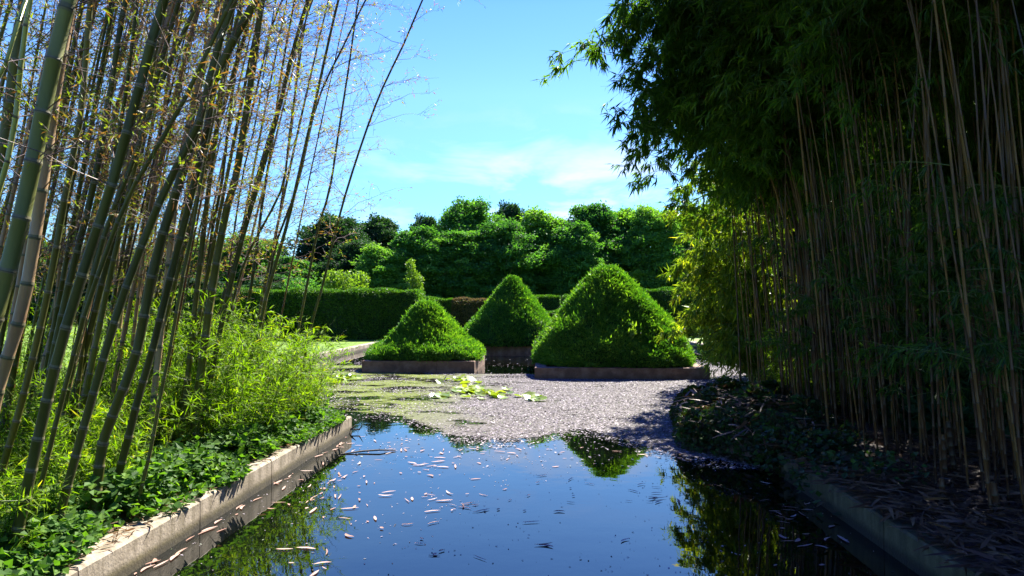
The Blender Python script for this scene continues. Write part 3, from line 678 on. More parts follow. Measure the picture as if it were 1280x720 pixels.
def kerb(label, segs, name='pond_kerb', top=.25, blocks=2.2, mat='kerb'):
    """kerb of cast lengths with fine joints and worn edges"""
    root = thing(name, label, 'kerb', (0, 0, 0), 'concrete kerbs of the pond')
    mb = MB(); r_ = np.random.default_rng(5)
    for (x0, y0, x1, y1) in segs:
        horiz = abs(x1 - x0) > abs(y1 - y0); Ln = abs(x1 - x0) if horiz else abs(y1 - y0); n = max(1, round(Ln / blocks))
        for i in range(n):
            g = .006; a = i / n; b = (i + 1) / n
            if horiz: lo = (x0 + (x1 - x0) * a + g, y0, -.3); hi = (x0 + (x1 - x0) * b - g, y1, top + r_.uniform(-.006, .006))
            else: lo = (x0, y0 + (y1 - y0) * a + g, -.3); hi = (x1, y0 + (y1 - y0) * b - g, top + r_.uniform(-.006, .006))
            # chamfered block
            c = .018; X0, Y0, Z0 = lo; X1, Y1, Z1 = hi
            V = [(X0, Y0, Z0), (X1, Y0, Z0), (X1, Y1, Z0), (X0, Y1, Z0), (X0, Y0, Z1 - c), (X1, Y0, Z1 - c), (X1, Y1, Z1 - c), (X0, Y1, Z1 - c),
                 (X0 + c, Y0 + c, Z1), (X1 - c, Y0 + c, Z1), (X1 - c, Y1 - c, Z1), (X0 + c, Y1 - c, Z1)]
            F = [(0, 1, 5, 4), (1, 2, 6, 5), (2, 3, 7, 6), (3, 0, 4, 7), (4, 5, 9, 8), (5, 6, 10, 9), (6, 7, 11, 10), (7, 4, 8, 11), (8, 9, 10, 11)]
            mb.add(V, F)
    link('coping', mb.mesh('coping', [mat]), root)
    return root
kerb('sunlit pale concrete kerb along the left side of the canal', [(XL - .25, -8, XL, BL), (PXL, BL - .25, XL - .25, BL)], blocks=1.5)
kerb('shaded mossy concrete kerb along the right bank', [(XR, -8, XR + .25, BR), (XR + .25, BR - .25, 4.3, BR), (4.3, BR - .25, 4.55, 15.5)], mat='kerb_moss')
kerb('far stone edging of the wide pond beside the left lawn', [(PXL - .3, BL, PXL, PYE)], blocks=1.5)
kerb('stone edging of the wide pond beside the right lawn', [(PXR, 15.8, PXR + .3, PYE), (4.55, 15.5, PXR, 15.8)], blocks=1.5)
kerb('stone edging at the far end of the pond behind the pyramids', [(PXL, PYE, PXR, PYE + .3)], blocks=1.5)

# ------------------------------------------------------------------ floating film and flecks
def inside_plinth(x, y):
    return ((-5.43 - .05 < x) & (x < -2.08 + .05) & (y > 19.85) & (y < 23.3)) | ((-.3 - .05 < x) & (x < 4.41) & (y > 18.3) & (y < 23.1)) | ((-3.37 < x) & (x < .52) & (y > 26.85))
def cover(x, y):
    """how fully the surface is covered (0 open water, 1 full)"""
    edge = 9.45 + .35 * np.sin(x * 1.3 + .6) + .25 * np.sin(x * 3.1) - np.clip(x - .6, 0, 3) * .95
    w_ = np.clip((-1.3 - x) / 1.6, 0, 1); edge = edge * (1 - w_) + (11.5 + .3 * np.sin(x * 2.2) + .2 * np.sin(x * 5)) * w_
    c = np.clip((y - edge) / .9, 0, 1) ** .8
    gap = (x > -2.2) & (x < .1) & (y > 19.6)            # clear brown water between the plinths
    c = np.where(gap, c * .02, c)
    c = c * np.clip((27 - y) / 5, .1, 1)
    return c
mb = MB(); nx, ny = 90, 150
xs = np.linspace(PXL + .01, PXR - .01, nx); ys = np.linspace(8, PYE - .02, ny); X, Yg = np.meshgrid(xs, ys)
cv = cover(X, Yg)
left = np.clip((-1.0 - X) / 1.5, 0, 1)
att = cv * (.61 - .085 * left)
V = np.stack([X, Yg, np.full_like(X, .004)], -1).reshape(-1, 3); idn = np.arange(nx * ny).reshape(ny, nx)
F = np.stack([idn[:-1, :-1], idn[:-1, 1:], idn[1:, 1:], idn[1:, :-1]], -1).reshape(-1, 4)
cx = X[:-1, :-1].ravel() + .08; cy = Yg[:-1, :-1].ravel() + .08
F = F[(cv[:-1, :-1].ravel() > 0) & ~((cx > 4.25) & (cy < 15.7)) & ~((cx > XR) & (cy < BR)) & ~((cx < XL) & (cy < BL))]
mb.add(V, F, 0, att.ravel()); mb.obj('algae_film', ['scum'], kind='stuff', label='film of pale algae and pollen on the pond before the pyramids')

N = 250000; x = rng.uniform(PXL, 6.9, N); y = 8.2 + 17 * rng.random(N) ** 1.25
pat = .5 + .25 * np.sin(x * 2.1 + 1.3 * np.sin(y * 1.7)) + .25 * np.sin(y * 2.7 + x * .8)
keep = (rng.random(N) < np.maximum(cover(x, y), .05 * np.exp(-np.abs(y - 9.9) / 1.0)) * np.where(x < -1.4 + .5 * np.sin(y * 1.3), .12 + .30 * (pat > .5), .62 + .3 * pat)) & ~inside_plinth(x, y) & ~((x > 4.2) & (y < 15.6)) & ~((x > XR) & (y < BR)) & ~((x < XL) & (y < BL))
x, y = x[keep], y[keep]; N = len(x)
th = rng.uniform(0, 2 * np.pi, N); d = np.stack([np.cos(th), np.sin(th), rng.normal(0, .06, N)], 1)
nn = norm(np.stack([rng.normal(0, .16, N), rng.normal(0, .16, N), np.ones(N)], 1)); LL = rng.uniform(.02, .06, N)
mb = MB(); leaves(mb, np.stack([x, y, rng.uniform(.007, .013, N)], 1), d, nn, LL, LL * rng.uniform(.3, .7, N), np.clip(rng.beta(2, 1.7, N), 0, 1), wide=.5, fold=.05)
mb.obj('fallen_petals', ['fleck'], kind='stuff', label='thick litter of pale fallen petals and leaf scraps on the pond')

N = 2600; x = rng.uniform(XL + .02, XR - .02, N); y = rng.uniform(3.6, 10.5, N); k = rng.random(N) < (.25 + .75 * (np.sin(x * 2.2 + y * 1.1) * np.sin(y * 1.7 - x) > .1)); x, y = x[k], y[k]; N = len(x)
th = rng.uniform(0, 6.28, N); LL = rng.uniform(.006, .03, N) ; mb = MB(); leaves(mb, np.stack([x, y, np.full(N, .004)], 1), np.stack([np.cos(th), np.sin(th), np.zeros(N)], 1), np.tile([0, 0, 1.], (N, 1)), LL, LL * .5, np.clip(rng.beta(2, 1.5, N), 0, 1), wide=.5, fold=.0)
mb.obj('water_specks', ['fleck'], kind='stuff', label='fine specks of pollen and leaf dust on the open water')
# individually drifting leaves
def float_leaf_mesh(L, W, curl, bend, rng):
    n = 7; u = np.linspace(0, 1, n); w = W * np.sin(np.pi * np.clip(u * .93 + .05, 0, 1)) ** .7
    cx_ = L * (u - .5); cy_ = bend * L * (u - .5) ** 2; z = .006 + .3 * curl * L * (u - .5) ** 2 * 2 + .002 * rng.random(n)
    V = np.concatenate([np.stack([cx_, cy_ - w / 2, z + curl * w * .5], 1), np.stack([cx_, cy_, z], 1), np.stack([cx_, cy_ + w / 2, z + curl * w * .6], 1)])
    F = [(r * n + i, r * n + i + 1, (r + 1) * n + i + 1, (r + 1) * n + i) for r in range(2) for i in range(n - 1)]
    mb = MB(); t = rng.uniform(.35, 1)
    mb.add(V, F, 0, t, True)
    return mb.mesh('floating_leaf', ['float'])
FM = [float_leaf_mesh(rng.uniform(.12, .26), rng.uniform(.026, .050), rng.uniform(.0, .18), rng.uniform(-.8, .8), rng) for _ in range(12)] + \
     [float_leaf_mesh(rng.uniform(.05, .09), rng.uniform(.03, .045), rng.uniform(.05, .2), 0, rng) for _ in range(6)]
fl = []
def in_kerbs(x): return XL + .1 < x < XR - .08
clus = [((430, 600), 40, 14, 20, 'streak of pale leaves curving off the left kerb'), ((400, 625), 50, 12, 16, 'raft of pale leaves by the left kerb'), ((470, 560), 60, 10, 28, 'scatter of pink leaves in front of the algae, left side'),
        ((545, 575), 40, 14, 16, 'scatter of pale leaves in the middle distance'), ((545, 625), 30, 10, 7, 'small knot of pale leaves in the middle of the blue water'),
        ((590, 635), 22, 10, 8, 'bright curled leaves near the centre of the blue water'), ((620, 560), 60, 10, 14, 'row of pale leaves close to the algae edge'),
        ((540, 615), 170, 60, 52, 'lone pale leaf on the open blue water'), ((540, 690), 20, 10, 4, 'pale leaf near the bottom centre'), ((400, 705), 40, 14, 7, 'tan leaf near the bottom left of the water'),
        ((700, 580), 80, 20, 14, 'leaf drifting right of centre near the algae edge'), ((820, 618), 26, 12, 12, 'cluster of dark sticks of leaf right of centre'), ((680, 640), 60, 30, 9, 'single dark leaf right of centre'),
        ((1000, 640), 60, 40, 26, 'leaf floating in the dark shade by the right kerb'), ((840, 566), 60, 9, 34, 'dense pale leaves at the algae edge on the right')]
for (cx_, cy_), sx_, sy_, n_, lab in clus:
    for i in range(n_):
        for _ in range(20):
            px, py = rng.normal(cx_, sx_ * .6), rng.normal(cy_, sy_ * .6)
            if py > 720 or py < 535: continue
            g = G(px, py, 0)
            if in_kerbs(g[0]) : break
        else: continue
        fl.append((g, lab))
for i in range(34):  # along the foot of the left kerb
    yy = 4.3 + 6 * rng.random(); fl.append((np.array([XL + .04 + abs(rng.normal(0, .08)), yy, 0]), 'pale leaf lodged at the foot of the left kerb'))
for i, (g, lab) in enumerate(fl[:300]):
    k = int(rng.integers(0, 18)) if 'dark sticks' not in lab else int(rng.integers(0, 12))
    o = link('floating_leaf', FM[k], None, lab, 'leaf', 'single leaves floating on the water', None, (g[0], g[1], 0.002 + .0004 * (i % 9)))
    o.rotation_euler = (0, 0, rng.normal(0, .6) if rng.random() < .6 else rng.uniform(0, 6.3)) if 'kerb' not in lab or 'right' in lab else (0, 0, 1.57 + rng.normal(0, .35))
    s = rng.uniform(.45, .85); o.scale = (s, s * rng.uniform(.5, 1.0), s)
# dark branch sticking out of the water by the kerb end
mb = MB(); b = G(462, 566, 0)
tube(mb, [b + [-.35, -.12, .004], b + [-.1, 0, .02], b + [.12, .04, .03], b + [.32, .12, .012]], [.008, .012, .011, .006], 6); mb.obj('floating_stick', ['bark'], label='dark stick lying on the water left of centre', cat='stick')
mb = MB(); b = G(441, 541, 0)
tube(mb, [b + [-.12, 0, .0], b + [-.02, 0, .06], b + [.05, 0, .12]], [.012, .016, .004], 6); tube(mb, [b + [-.02, 0, .05], b + [.10, 0, .05], b + [.16, 0, .14]], [.01, .012, .003], 6)
mb.obj('curled_bark', ['bark'], label='dark curled scrap of bark poking up by the end of the left kerb', cat='bark')

# lily pads
def pad_mesh(r, rng):
    n = 18; a = np.linspace(.18, 2 * np.pi - .18, n); rr = r * (1 + .04 * np.sin(a * 5 + rng.random() * 6)); z = .015 + .025 * rng.random() * np.sin(a * 2 + rng.random() * 6) + .01
    V = np.vstack([[0, 0, .010], np.stack([rr * .55 * np.cos(a), rr * .55 * np.sin(a), z * .8], 1), np.stack([rr * np.cos(a), rr * np.sin(a), z + .006], 1)])
    F3 = [(0, 1 + i, 2 + i) for i in range(n - 1)]; F4 = [(1 + i, 1 + n + i, 2 + n + i, 2 + i) for i in range(n - 1)]
    mb = MB(); mb.add(V, F4, 0, rng.uniform(.2, .9), True); mb.F.append((np.array(F3), 0, True))
    return mb.mesh('lily_pad', ['pad'])
PM = [pad_mesh(rng.uniform(.10, .17), rng) for _ in range(8)]
pads = [((436, 473), 16, 4.5, 34, 'left patch, near the bright shoots'), ((592, 489), 26, 5, 30, 'large middle patch before the left pyramid'), ((618, 495), 22, 5, 26, 'middle patch, towards the centre'), ((575, 476), 28, 4, 14, 'thin row close to the left plinth'), ((662, 499), 14, 2.5, 12, 'small right patch at the middle'), ((552, 497), 9, 2, 7, 'small low patch left of the middle one')]
for (cx_, cy_), sx_, sy_, n_, w_ in pads:
    for i in range(n_):
        g = G(cx_ + rng.normal(0, sx_ * .55), cy_ + rng.normal(0, sy_ * .55), 0)
        o = link('lily_pad', PM[int(rng.integers(0, 8))], None, 'yellow green lily pad in the ' + w_, 'lily pad', 'floating lily pads', None, (g[0], g[1], .008 + .004 * (i % 4)))
        o.rotation_euler = (rng.normal(0, .22), rng.normal(0, .22), rng.uniform(0, 6.3)); o.location.z += .01; s = rng.uniform(.65, 1.1); o.scale = (s, s, s)

# ------------------------------------------------------------------ stone plinths and clipped pyramids
def plinth(label, x0, x1, y0, y1, top, bl=1.15):
    root = thing('stone_plinth', label, 'plinth', ((x0 + x1) / 2, (y0 + y1) / 2, 0), 'stone plinths under the clipped pyramids')
    mb = MB(); ox, oy = (x0 + x1) / 2, (y0 + y1) / 2; r_ = np.random.default_rng(int(abs(x0) * 100)); w = .32
    def block(lo, hi):
        c = .012; X0, Y0, Z0 = lo; X1, Y1, Z1 = hi
        V = [(X0, Y0, Z0), (X1, Y0, Z0), (X1, Y1, Z0), (X0, Y1, Z0), (X0, Y0, Z1 - c), (X1, Y0, Z1 - c), (X1, Y1, Z1 - c), (X0, Y1, Z1 - c), (X0 + c, Y0 + c, Z1), (X1 - c, Y0 + c, Z1), (X1 - c, Y1 - c, Z1), (X0 + c, Y1 - c, Z1)]
        V = np.array(V) - [ox, oy, 0]
        mb.add(V, [(0, 1, 5, 4), (1, 2, 6, 5), (2, 3, 7, 6), (3, 0, 4, 7), (4, 5, 9, 8), (5, 6, 10, 9), (6, 7, 11, 10), (7, 4, 8, 11), (8, 9, 10, 11)])
    n = round((x1 - x0) / bl)
    for i in range(n):
        a, b = x0 + (x1 - x0) * i / n + .003, x0 + (x1 - x0) * (i + 1) / n - .003; j = r_.uniform(-.006, .006)
        block((a, y0 + j, -.3), (b, y0 + w, top + j)); block((a, y1 - w, -.3), (b, y1 + j, top - j))
    n = round((y1 - y0 - 2 * w) / bl)
    for i in range(n):
        a, b = y0 + w + (y1 - y0 - 2 * w) * i / n + .003, y0 + w + (y1 - y0 - 2 * w) * (i + 1) / n - .003; j = r_.uniform(-.006, .006)
        block((x0 + j, a, -.3), (x0 + w, b, top + j)); block((x1 - w, a, -.3), (x1 + j, b, top - j))
    link('coping', mb.mesh('coping', ['stone']), root)
    mb = MB(); mb.add(np.array([(x0 + w, y0 + w, top - .05), (x1 - w, y0 + w, top - .05), (x1 - w, y1 - w, top - .05), (x0 + w, y1 - w, top - .05)]) - [ox, oy, 0], [(0, 1, 2, 3)])
    link('soil', mb.mesh('soil', ['soil']), root)
    return root
plinth('low stone plinth under the small left pyramid', -5.43, -2.08, 19.9, 23.3, .34)
plinth('low stone plinth under the large right pyramid', -.30, 4.36, 18.35, 23.0, .30)
plinth('low stone plinth under the middle pyramid, farthest back', -3.32, .47, 26.9, 30.7, .40)

def topiary(label, cx_, cy_, z0, half, prof, nleaf, seed, leafL=(.05, .10), squ=4.0, off=(0, 0)):
    """square pyramid with softened arrises; prof = (height fraction, width fraction) pairs bottom to top; H the height"""
    r_ = np.random.default_rng(seed); H = prof[0]; zf = np.array([p[0] for p in prof[1]]); wf = np.array([p[1] for p in prof[1]])
    root = thing('topiary_pyramid', label, 'topiary', (cx_, cy_, z0), 'clipped evergreen pyramids in the pond')
    def surf(a, z):  # superellipse section
        ca, sa = np.cos(a), np.sin(a); p = np.clip(squ - 1.6 * z, 2.3, 9)
        rr = (np.abs(ca) ** p + np.abs(sa) ** p) ** (-1 / p)
        w = np.interp(z, zf, wf) * half
        lump = 1 + .030 * np.sin(a * 3 + z * 9 + seed) + .025 * np.sin(a * 7 - z * 13 + seed * 2) + .018 * np.sin(a * 17 + z * 31)
        return np.stack([rr * w * ca * lump + off[0] * z, rr * w * sa * lump + off[1] * z, z * H + .02 * np.sin(a * 5 + z * 20)], -1)
    na, nz = 96, 40; A, Z = np.meshgrid(np.linspace(0, 2 * np.pi, na, endpoint=False), np.linspace(0, 1, nz)); V = surf(A, Z) * [.97, .97, .985]
    idn = np.arange(na * nz).reshape(nz, na); F = np.stack([idn[:-1], np.roll(idn, -1, 1)[:-1], np.roll(idn, -1, 1)[1:], idn[1:]], -1).reshape(-1, 4)
    mb = MB(); mb.add(V.reshape(-1, 3), F, 0, .5, True); link('body', mb.mesh('body', ['core']), root)
    # leaves: area weighted
    z = r_.random(nleaf * 3); a = r_.uniform(0, 2 * np.pi, nleaf * 3); keep = r_.random(nleaf * 3) < (np.interp(z, zf, wf) + .06) / (wf.max() + .06); z, a = z[keep][:nleaf], a[keep][:nleaf]; N = len(z)
    p = surf(a, z); pa = surf(a + .01, z); pz = surf(a, np.clip(z + .01, 0, 1.01)); nrm_ = norm(np.cross(pa - p, pz - p)); 
    nrm_ = np.where((np.sum(nrm_ * np.stack([np.cos(a), np.sin(a), np.full(N, .3)], 1), 1) < 0)[:, None], -nrm_, nrm_)
    clump = .5 + .5 * np.sin(p[:, 0] * 9 + 2 * np.sin(p[:, 2] * 7)) * np.sin(p[:, 1] * 8 + p[:, 2] * 10)
    p = p + nrm_ * (r_.uniform(-.08, .03, N) + .035 * clump)[:, None]
    stray = r_.random(N) < .035 * (1 + clump); p = p + nrm_ * (stray * r_.uniform(.02, .08, N))[:, None]
    thin_ = np.sin(p[:, 0] * 1.9 + seed) * np.sin(p[:, 2] * 2.7 + seed * 1.7) * np.sin(p[:, 1] * 2.1)
    d = norm(nrm_ * 1.0 + r_.normal(size=(N, 3)) * .55 + [0, 0, .25]); LL = r_.uniform(*leafL, N) * (1 + .3 * stray)
    mb = MB(); leaves(mb, p, d, rand_dirs(N, r_), LL, LL * r_.uniform(.22, .4, N), np.clip(r_.normal(.42, .2, N) + .15 * (clump - .5) + .25 * thin_ + .18 * stray, 0, 1))
    link('foliage', mb.mesh('foliage', ['leaf_topiary']), root)
    return root
topiary('small clipped pyramid with a spreading skirt, leftmost of the three', -3.74, 21.6, .36, 1.62, (1.74, [(0, 1.02), (.10, 1.05), (.2, .93), (.27, .76), (.5, .55), (.75, .34), (.9, .22), (.97, .12), (1, .0)]), 68000, 3, off=(-.05, 0), leafL=(.045, .10))
tp = topiary('largest clipped pyramid with a rounded top, right of the three', 2.0, 20.7, .30, 2.25, (2.85, [(0, .96), (.08, 1.0), (.2, .93), (.35, .80), (.5, .64), (.65, .50), (.8, .335), (.9, .215), (.97, .12), (1, .0)]), 125000, 5, off=(-.14, 0), leafL=(.045, .105))
topiary('middle clipped pyramid with a sharp tip, standing behind the other two', -1.42, 28.8, .40, 2.06, (2.85, [(0, 1.0), (.1, 1.0), (.3, .80), (.5, .58), (.7, .37), (.85, .21), (.95, .10), (1, .0)]), 66000, 8, leafL=(.055, .12))
# the bright self-sown shoot on the face of the largest pyramid
mb = MB(); q = P(790, 421, 18.72) - np.array(tp.location); n_ = 34
leaves(mb, q + rng.normal(size=(n_, 3)) * [.06, .05, .12], norm(np.array([.1, -.3, 1]) + rng.normal(size=(n_, 3)) * .5), norm(np.array([0, -1, .3]) + rng.normal(size=(n_, 3)) * .4), rng.uniform(.12, .2, n_), .07, .8)
link('shoot', mb.mesh('shoot', ['leaf_lime']), tp)

# ------------------------------------------------------------------ hedges
def hedge(label, x0, x1, y0, y1, z1, nleaf, seed, mat='leaf_hedge', leafL=(.09, .16)):
    r_ = np.random.default_rng(seed); cx_, cy_ = (x0 + x1) / 2, (y0 + y1) / 2; root = thing('clipped_hedge', label, 'hedge', (cx_, cy_, ZG), 'clipped hedges behind the pond')
    hx, hy, h = (x1 - x0) / 2, (y1 - y0) / 2, z1 - ZG
    mb = MB(); box(mb, (-hx + .08, -hy + .08, 0), (hx - .08, hy - .08, h - .08)); link('body', mb.mesh('body', ['core']), root)
    ar = np.array([2 * hx * h, 2 * hy * h, 2 * hy * h, 4 * hx * hy, .3 * 2 * hx * h]); f = r_.choice(5, nleaf, p=ar / ar.sum()); u, v = r_.random(nleaf), r_.random(nleaf)
    p = np.zeros((nleaf, 3)); n = np.zeros((nleaf, 3))
    for k, (pf, nf) in enumerate([(lambda u, v: np.stack([(2 * u - 1) * hx, -hy + 0 * u, v * h], 1), (0, -1, 0)), (lambda u, v: np.stack([hx + 0 * u, (2 * u - 1) * hy, v * h], 1), (1, 0, 0)),
                                  (lambda u, v: np.stack([-hx + 0 * u, (2 * u - 1) * hy, v * h], 1), (-1, 0, 0)), (lambda u, v: np.stack([(2 * u - 1) * hx, (2 * v - 1) * hy, h + 0 * u], 1), (0, 0, 1)), (lambda u, v: np.stack([(2 * u - 1) * hx, hy + 0 * u, v * h], 1), (0, 1, 0))]):
        s = f == k; p[s] = pf(u[s], v[s]); n[s] = nf
    wav = .06 * np.sin(p[:, 0] * 1.7 + seed) + .04 * np.sin(p[:, 0] * 4.1 + p[:, 2] * 3)
    p = p + n * (wav + r_.uniform(-.07, .05, nleaf))[:, None]
    d = norm(n + r_.normal(size=(nleaf, 3)) * .6 + [0, 0, .3]); LL = r_.uniform(*leafL, nleaf)
    mb = MB(); leaves(mb, p, d, rand_dirs(nleaf, r_), LL, LL * r_.uniform(.3, .5, nleaf), np.clip(r_.normal(.45, .22, nleaf), 0, 1)); link('foliage', mb.mesh('foliage', [mat]), root)
    return root
hedge('tall dark clipped hedge with a bright top behind the left lawn', -19.5, -6.75, 35.2, 37.4, 2.78, 60000, 1)
hedge('lower green hedge behind the small pyramid', -9.2, -5.75, 41.5, 42.8, 2.42, 16000, 2)
hedge('patchy brown hedge between the small and the middle pyramid', -5.72, -2.4, 41.45, 42.7, 2.36, 15000, 3, 'leaf_brown')
hedge('square hedge block seen just right of the middle pyramid', -.60, 1.0, 47.5, 49.0, 2.72, 9000, 4)
hedge('square hedge block half hidden by the largest pyramid', 1.35, 3.6, 47.5, 49.0, 2.78, 9000, 5)
hedge('low hedge running under the square hedge blocks', -3.2, 3.6, 44.5, 45.4, 1.62, 14000, 6)
hedge('clipped hedge behind the right shoulder of the largest pyramid', 4.9, 9.4, 40.0, 41.5, 2.95, 16000, 7)
hedge('low clipped hedge behind the right lawn', 9.6, 16.0, 42.0, 43.5, 2.3, 16000, 9)

# ------------------------------------------------------------------ trees
def tree_meshes(seed, H=12., wid=3.6, nleaf=15000, leaf=(.16, .30), mat='leaf_tree', crown_lo=.18, nlobe=46, round_=1.0):
    r_ = np.random.default_rng(seed)
    tr = MB(); z = np.linspace(0, 1, 7); wob = np.cumsum(r_.normal(0, .10, (7, 2)), 0) * [[1, 1]]
    tp_ = np.stack([wob[:, 0], wob[:, 1], z * H * .72], 1); tp_[0] = 0; tube(tr, tp_, np.linspace(.26, .07, 7), 9)
    lobes = []
    for i in range(nlobe):
        u = (i + r_.random()) / nlobe; zc = H * (crown_lo + (0.93 - crown_lo) * u ** .9); q_ = (zc / H - crown_lo) / (1 - crown_lo)
        prof = np.clip(1 - max(0, q_ - .35) ** 2.0 / (.66 ** 2.0), .03, 1) ** .75 * (1 + .16 * math.sin(i * .9 + seed)) * round_
        th = i * 2.399 + r_.uniform(-.7, .7); R_ = r_.uniform(.10, .30) * wid * (1 if u > .0 else .8); rr = max(0., wid * prof - R_ * .6) * r_.uniform(.80, 1.06) if i % 4 else wid * prof * .3
        c = np.array([rr * np.cos(th), rr * np.sin(th), min(zc + r_.normal(0, .02) * H, H - R_ * .5)]); lobes.append((c, R_))
        tb = interp_path(tp_, np.array([min(.95, max(.2, (zc / H - .18) / .72))]))[0][0]
        mid = (tb + c) / 2 + [0, 0, -.2]
        if i % 3 == 0: tube(tr, [tb, mid, c], [.08, .05, .02], 5, cap=False)
    N = nleaf; w = np.array([l[1] ** 2 for l in lobes]); k = r_.choice(nlobe, N, p=w / w.sum()); c = np.array([l[0] for l in lobes])[k]; R_ = np.array([l[1] for l in lobes])[k]
    d = rand_dirs(N, r_); d[:, 2] = np.where(d[:, 2] < -.3, -d[:, 2] * .6, d[:, 2]); d = norm(d)
    sh_ = r_.uniform(.55, 1.06, N) ** .8 * (1 + .16 * np.sin(d[:, 0] * 7 + k) * np.sin(d[:, 1] * 6 + k * 2) + .08 * np.sin(d[:, 0] * 15 + d[:, 2] * 13 + k))
    stray = np.where(r_.random(N) < .24, r_.uniform(1.0, 1.5, N), 1.0); p = c + d * (R_ * sh_ * stray)[:, None] * np.stack([np.ones(N), np.ones(N), (.6 + .45 * np.random.default_rng(seed).random(nlobe))[k]], 1)
    p += .16 * wid * .3 * np.stack([np.sin(p[:, 2] * 2.1 + seed), np.sin(p[:, 0] * 2.3 + seed * 2), np.sin(p[:, 0] * 1.9 + p[:, 1] * 2.2)], 1)
    n2 = N // 4; z2 = r_.random(n2); th2 = r_.uniform(0, 6.283, n2); pr2 = np.clip(1 - np.maximum(0, z2 - .35) ** 2 / (.66 ** 2), .03, 1) ** .75
    p[:n2] = np.stack([wid * pr2 * .85 * np.sqrt(r_.random(n2)) * np.cos(th2), wid * pr2 * .85 * np.sqrt(r_.random(n2)) * np.sin(th2), H * (crown_lo + (.93 - crown_lo) * z2)], 1)
    dl = norm(d * .6 + r_.normal(size=(N, 3)) * .6 + [0, 0, -.1]); nn = norm(d + r_.normal(size=(N, 3)) * .5); LL = r_.uniform(*leaf, N)
    lobe_t = r_.normal(0, .2, nlobe)[k]
    lv = MB(); leaves(lv, p, dl, nn, LL, LL * r_.uniform(.5, .8, N), np.clip(r_.normal(.45, .18, N) + lobe_t, 0, 1))
    return tr.mesh('trunk', ['bark']), lv.mesh('crown', [mat])
TP = []
for k in range(7):
    root = thing('broadleaf_tree', 'x', 'tree', (0, 0, 0), 'broadleaf trees beyond the hedges')
    a, c = tree_meshes(20 + k, mat='leaf_tree' if k < 5 else 'leaf_tree_dark', wid=[3.6, 3.2, 4.0, 3.5, 3.0, 3.8, 3.4][k], nleaf=56000, leaf=(.16, .30), nlobe=[150, 130, 170, 140, 120, 170, 150][k], crown_lo=.03)
    link('trunk', a, root); link('crown', c, root); TP.append(root)
tused = set()
def tree(k, px, top, wpx, Y, label, group=None, zb=ZG):
    b = P(px, 400, Y); H = CAM_H + (385 - top) / 850 * Y - ZG; w = wpx / 850 * Y / 2 * 1.42
    base_w = [3.6, 3.2, 4.0, 3.5, 3.0, 3.8, 3.4][k]; s = (w / base_w, w / base_w, H / 12.)
    if k in tused: o = dup(TP[k], (b[0], b[1], zb), rng.uniform(0, 6.3), s, label)
    else:
        tused.add(k); o = TP[k]; o.location = (b[0], b[1], zb); o.rotation_euler = (0, 0, rng.uniform(0, 6.3)); o.scale = s; o['label'] = label
TREES = [
 (5, 418, 268, 84, 76, 'dark tree rising above the left end of the tall hedge'), (6, 472, 266, 56, 84, 'dark tree just right of the tall hedge end, behind'),
 (5, 447, 300, 70, 70, 'dark tree filling the gap above the tall hedge'),
 (1, 521, 280, 66, 66, 'round bright topped tree above the hedge corner'), (0, 480, 306, 64, 64, 'lower green tree above the right end of the tall hedge'),
 (6, 531, 266, 44, 92, 'small far tree peeping behind the round bright one'), (2, 583, 248, 84, 88, 'tallest broad tree left of the middle, standing behind'),
 (6, 636, 250, 44, 96, 'dark far tree top rising behind the middle of the row'), (3, 572, 284, 74, 68, 'green tree in front of the tallest broad one'),
 (2, 630, 276, 80, 70, 'broad green tree above the middle pyramid'), (0, 680, 263, 78, 74, 'broad green tree right of the middle pyramid tip'),
 (1, 716, 276, 60, 70, 'green tree left of the large pyramid tip'), (3, 742, 252, 74, 76, 'tall green tree straight above the large pyramid'), (4, 785, 262, 66, 78, 'green tree right of the large pyramid tip'),
 (0, 822, 258, 70, 74, 'green tree partly behind the hanging golden bamboo'), (2, 862, 264, 80, 78, 'green tree behind the golden bamboo foliage'), (3, 910, 270, 80, 74, 'green tree hidden behind the golden bamboo and brown culms'),


 (1, 362, 318, 64, 66, 'green tree left of the slender culms, above the shoots'), (0, 318, 292, 80, 72, 'tree seen between the slim culms of the left grove'), (2, 262, 296, 90, 72, 'tree seen behind the close trio of culms'),
 (3, 200, 300, 90, 72, 'tree barely seen between the culms left of the trio'), (5, 130, 305, 100, 72, 'tree glimpsed through the thick left grove'), (4, 60, 300, 90, 72, 'tree glimpsed through the left edge of the grove'), (0, -20, 300, 100, 72, 'tree glimpsed at the outermost left edge'),
 (5, 990, 270, 110, 60, 'tree far behind the dark right grove'), (5, 340, 345, 70, 52, 'low dark tree above the bright shoots'), (6, 250, 345, 80, 52, 'low dark tree behind the left grove, near the trio'),
]
for t in TREES: tree(*t)
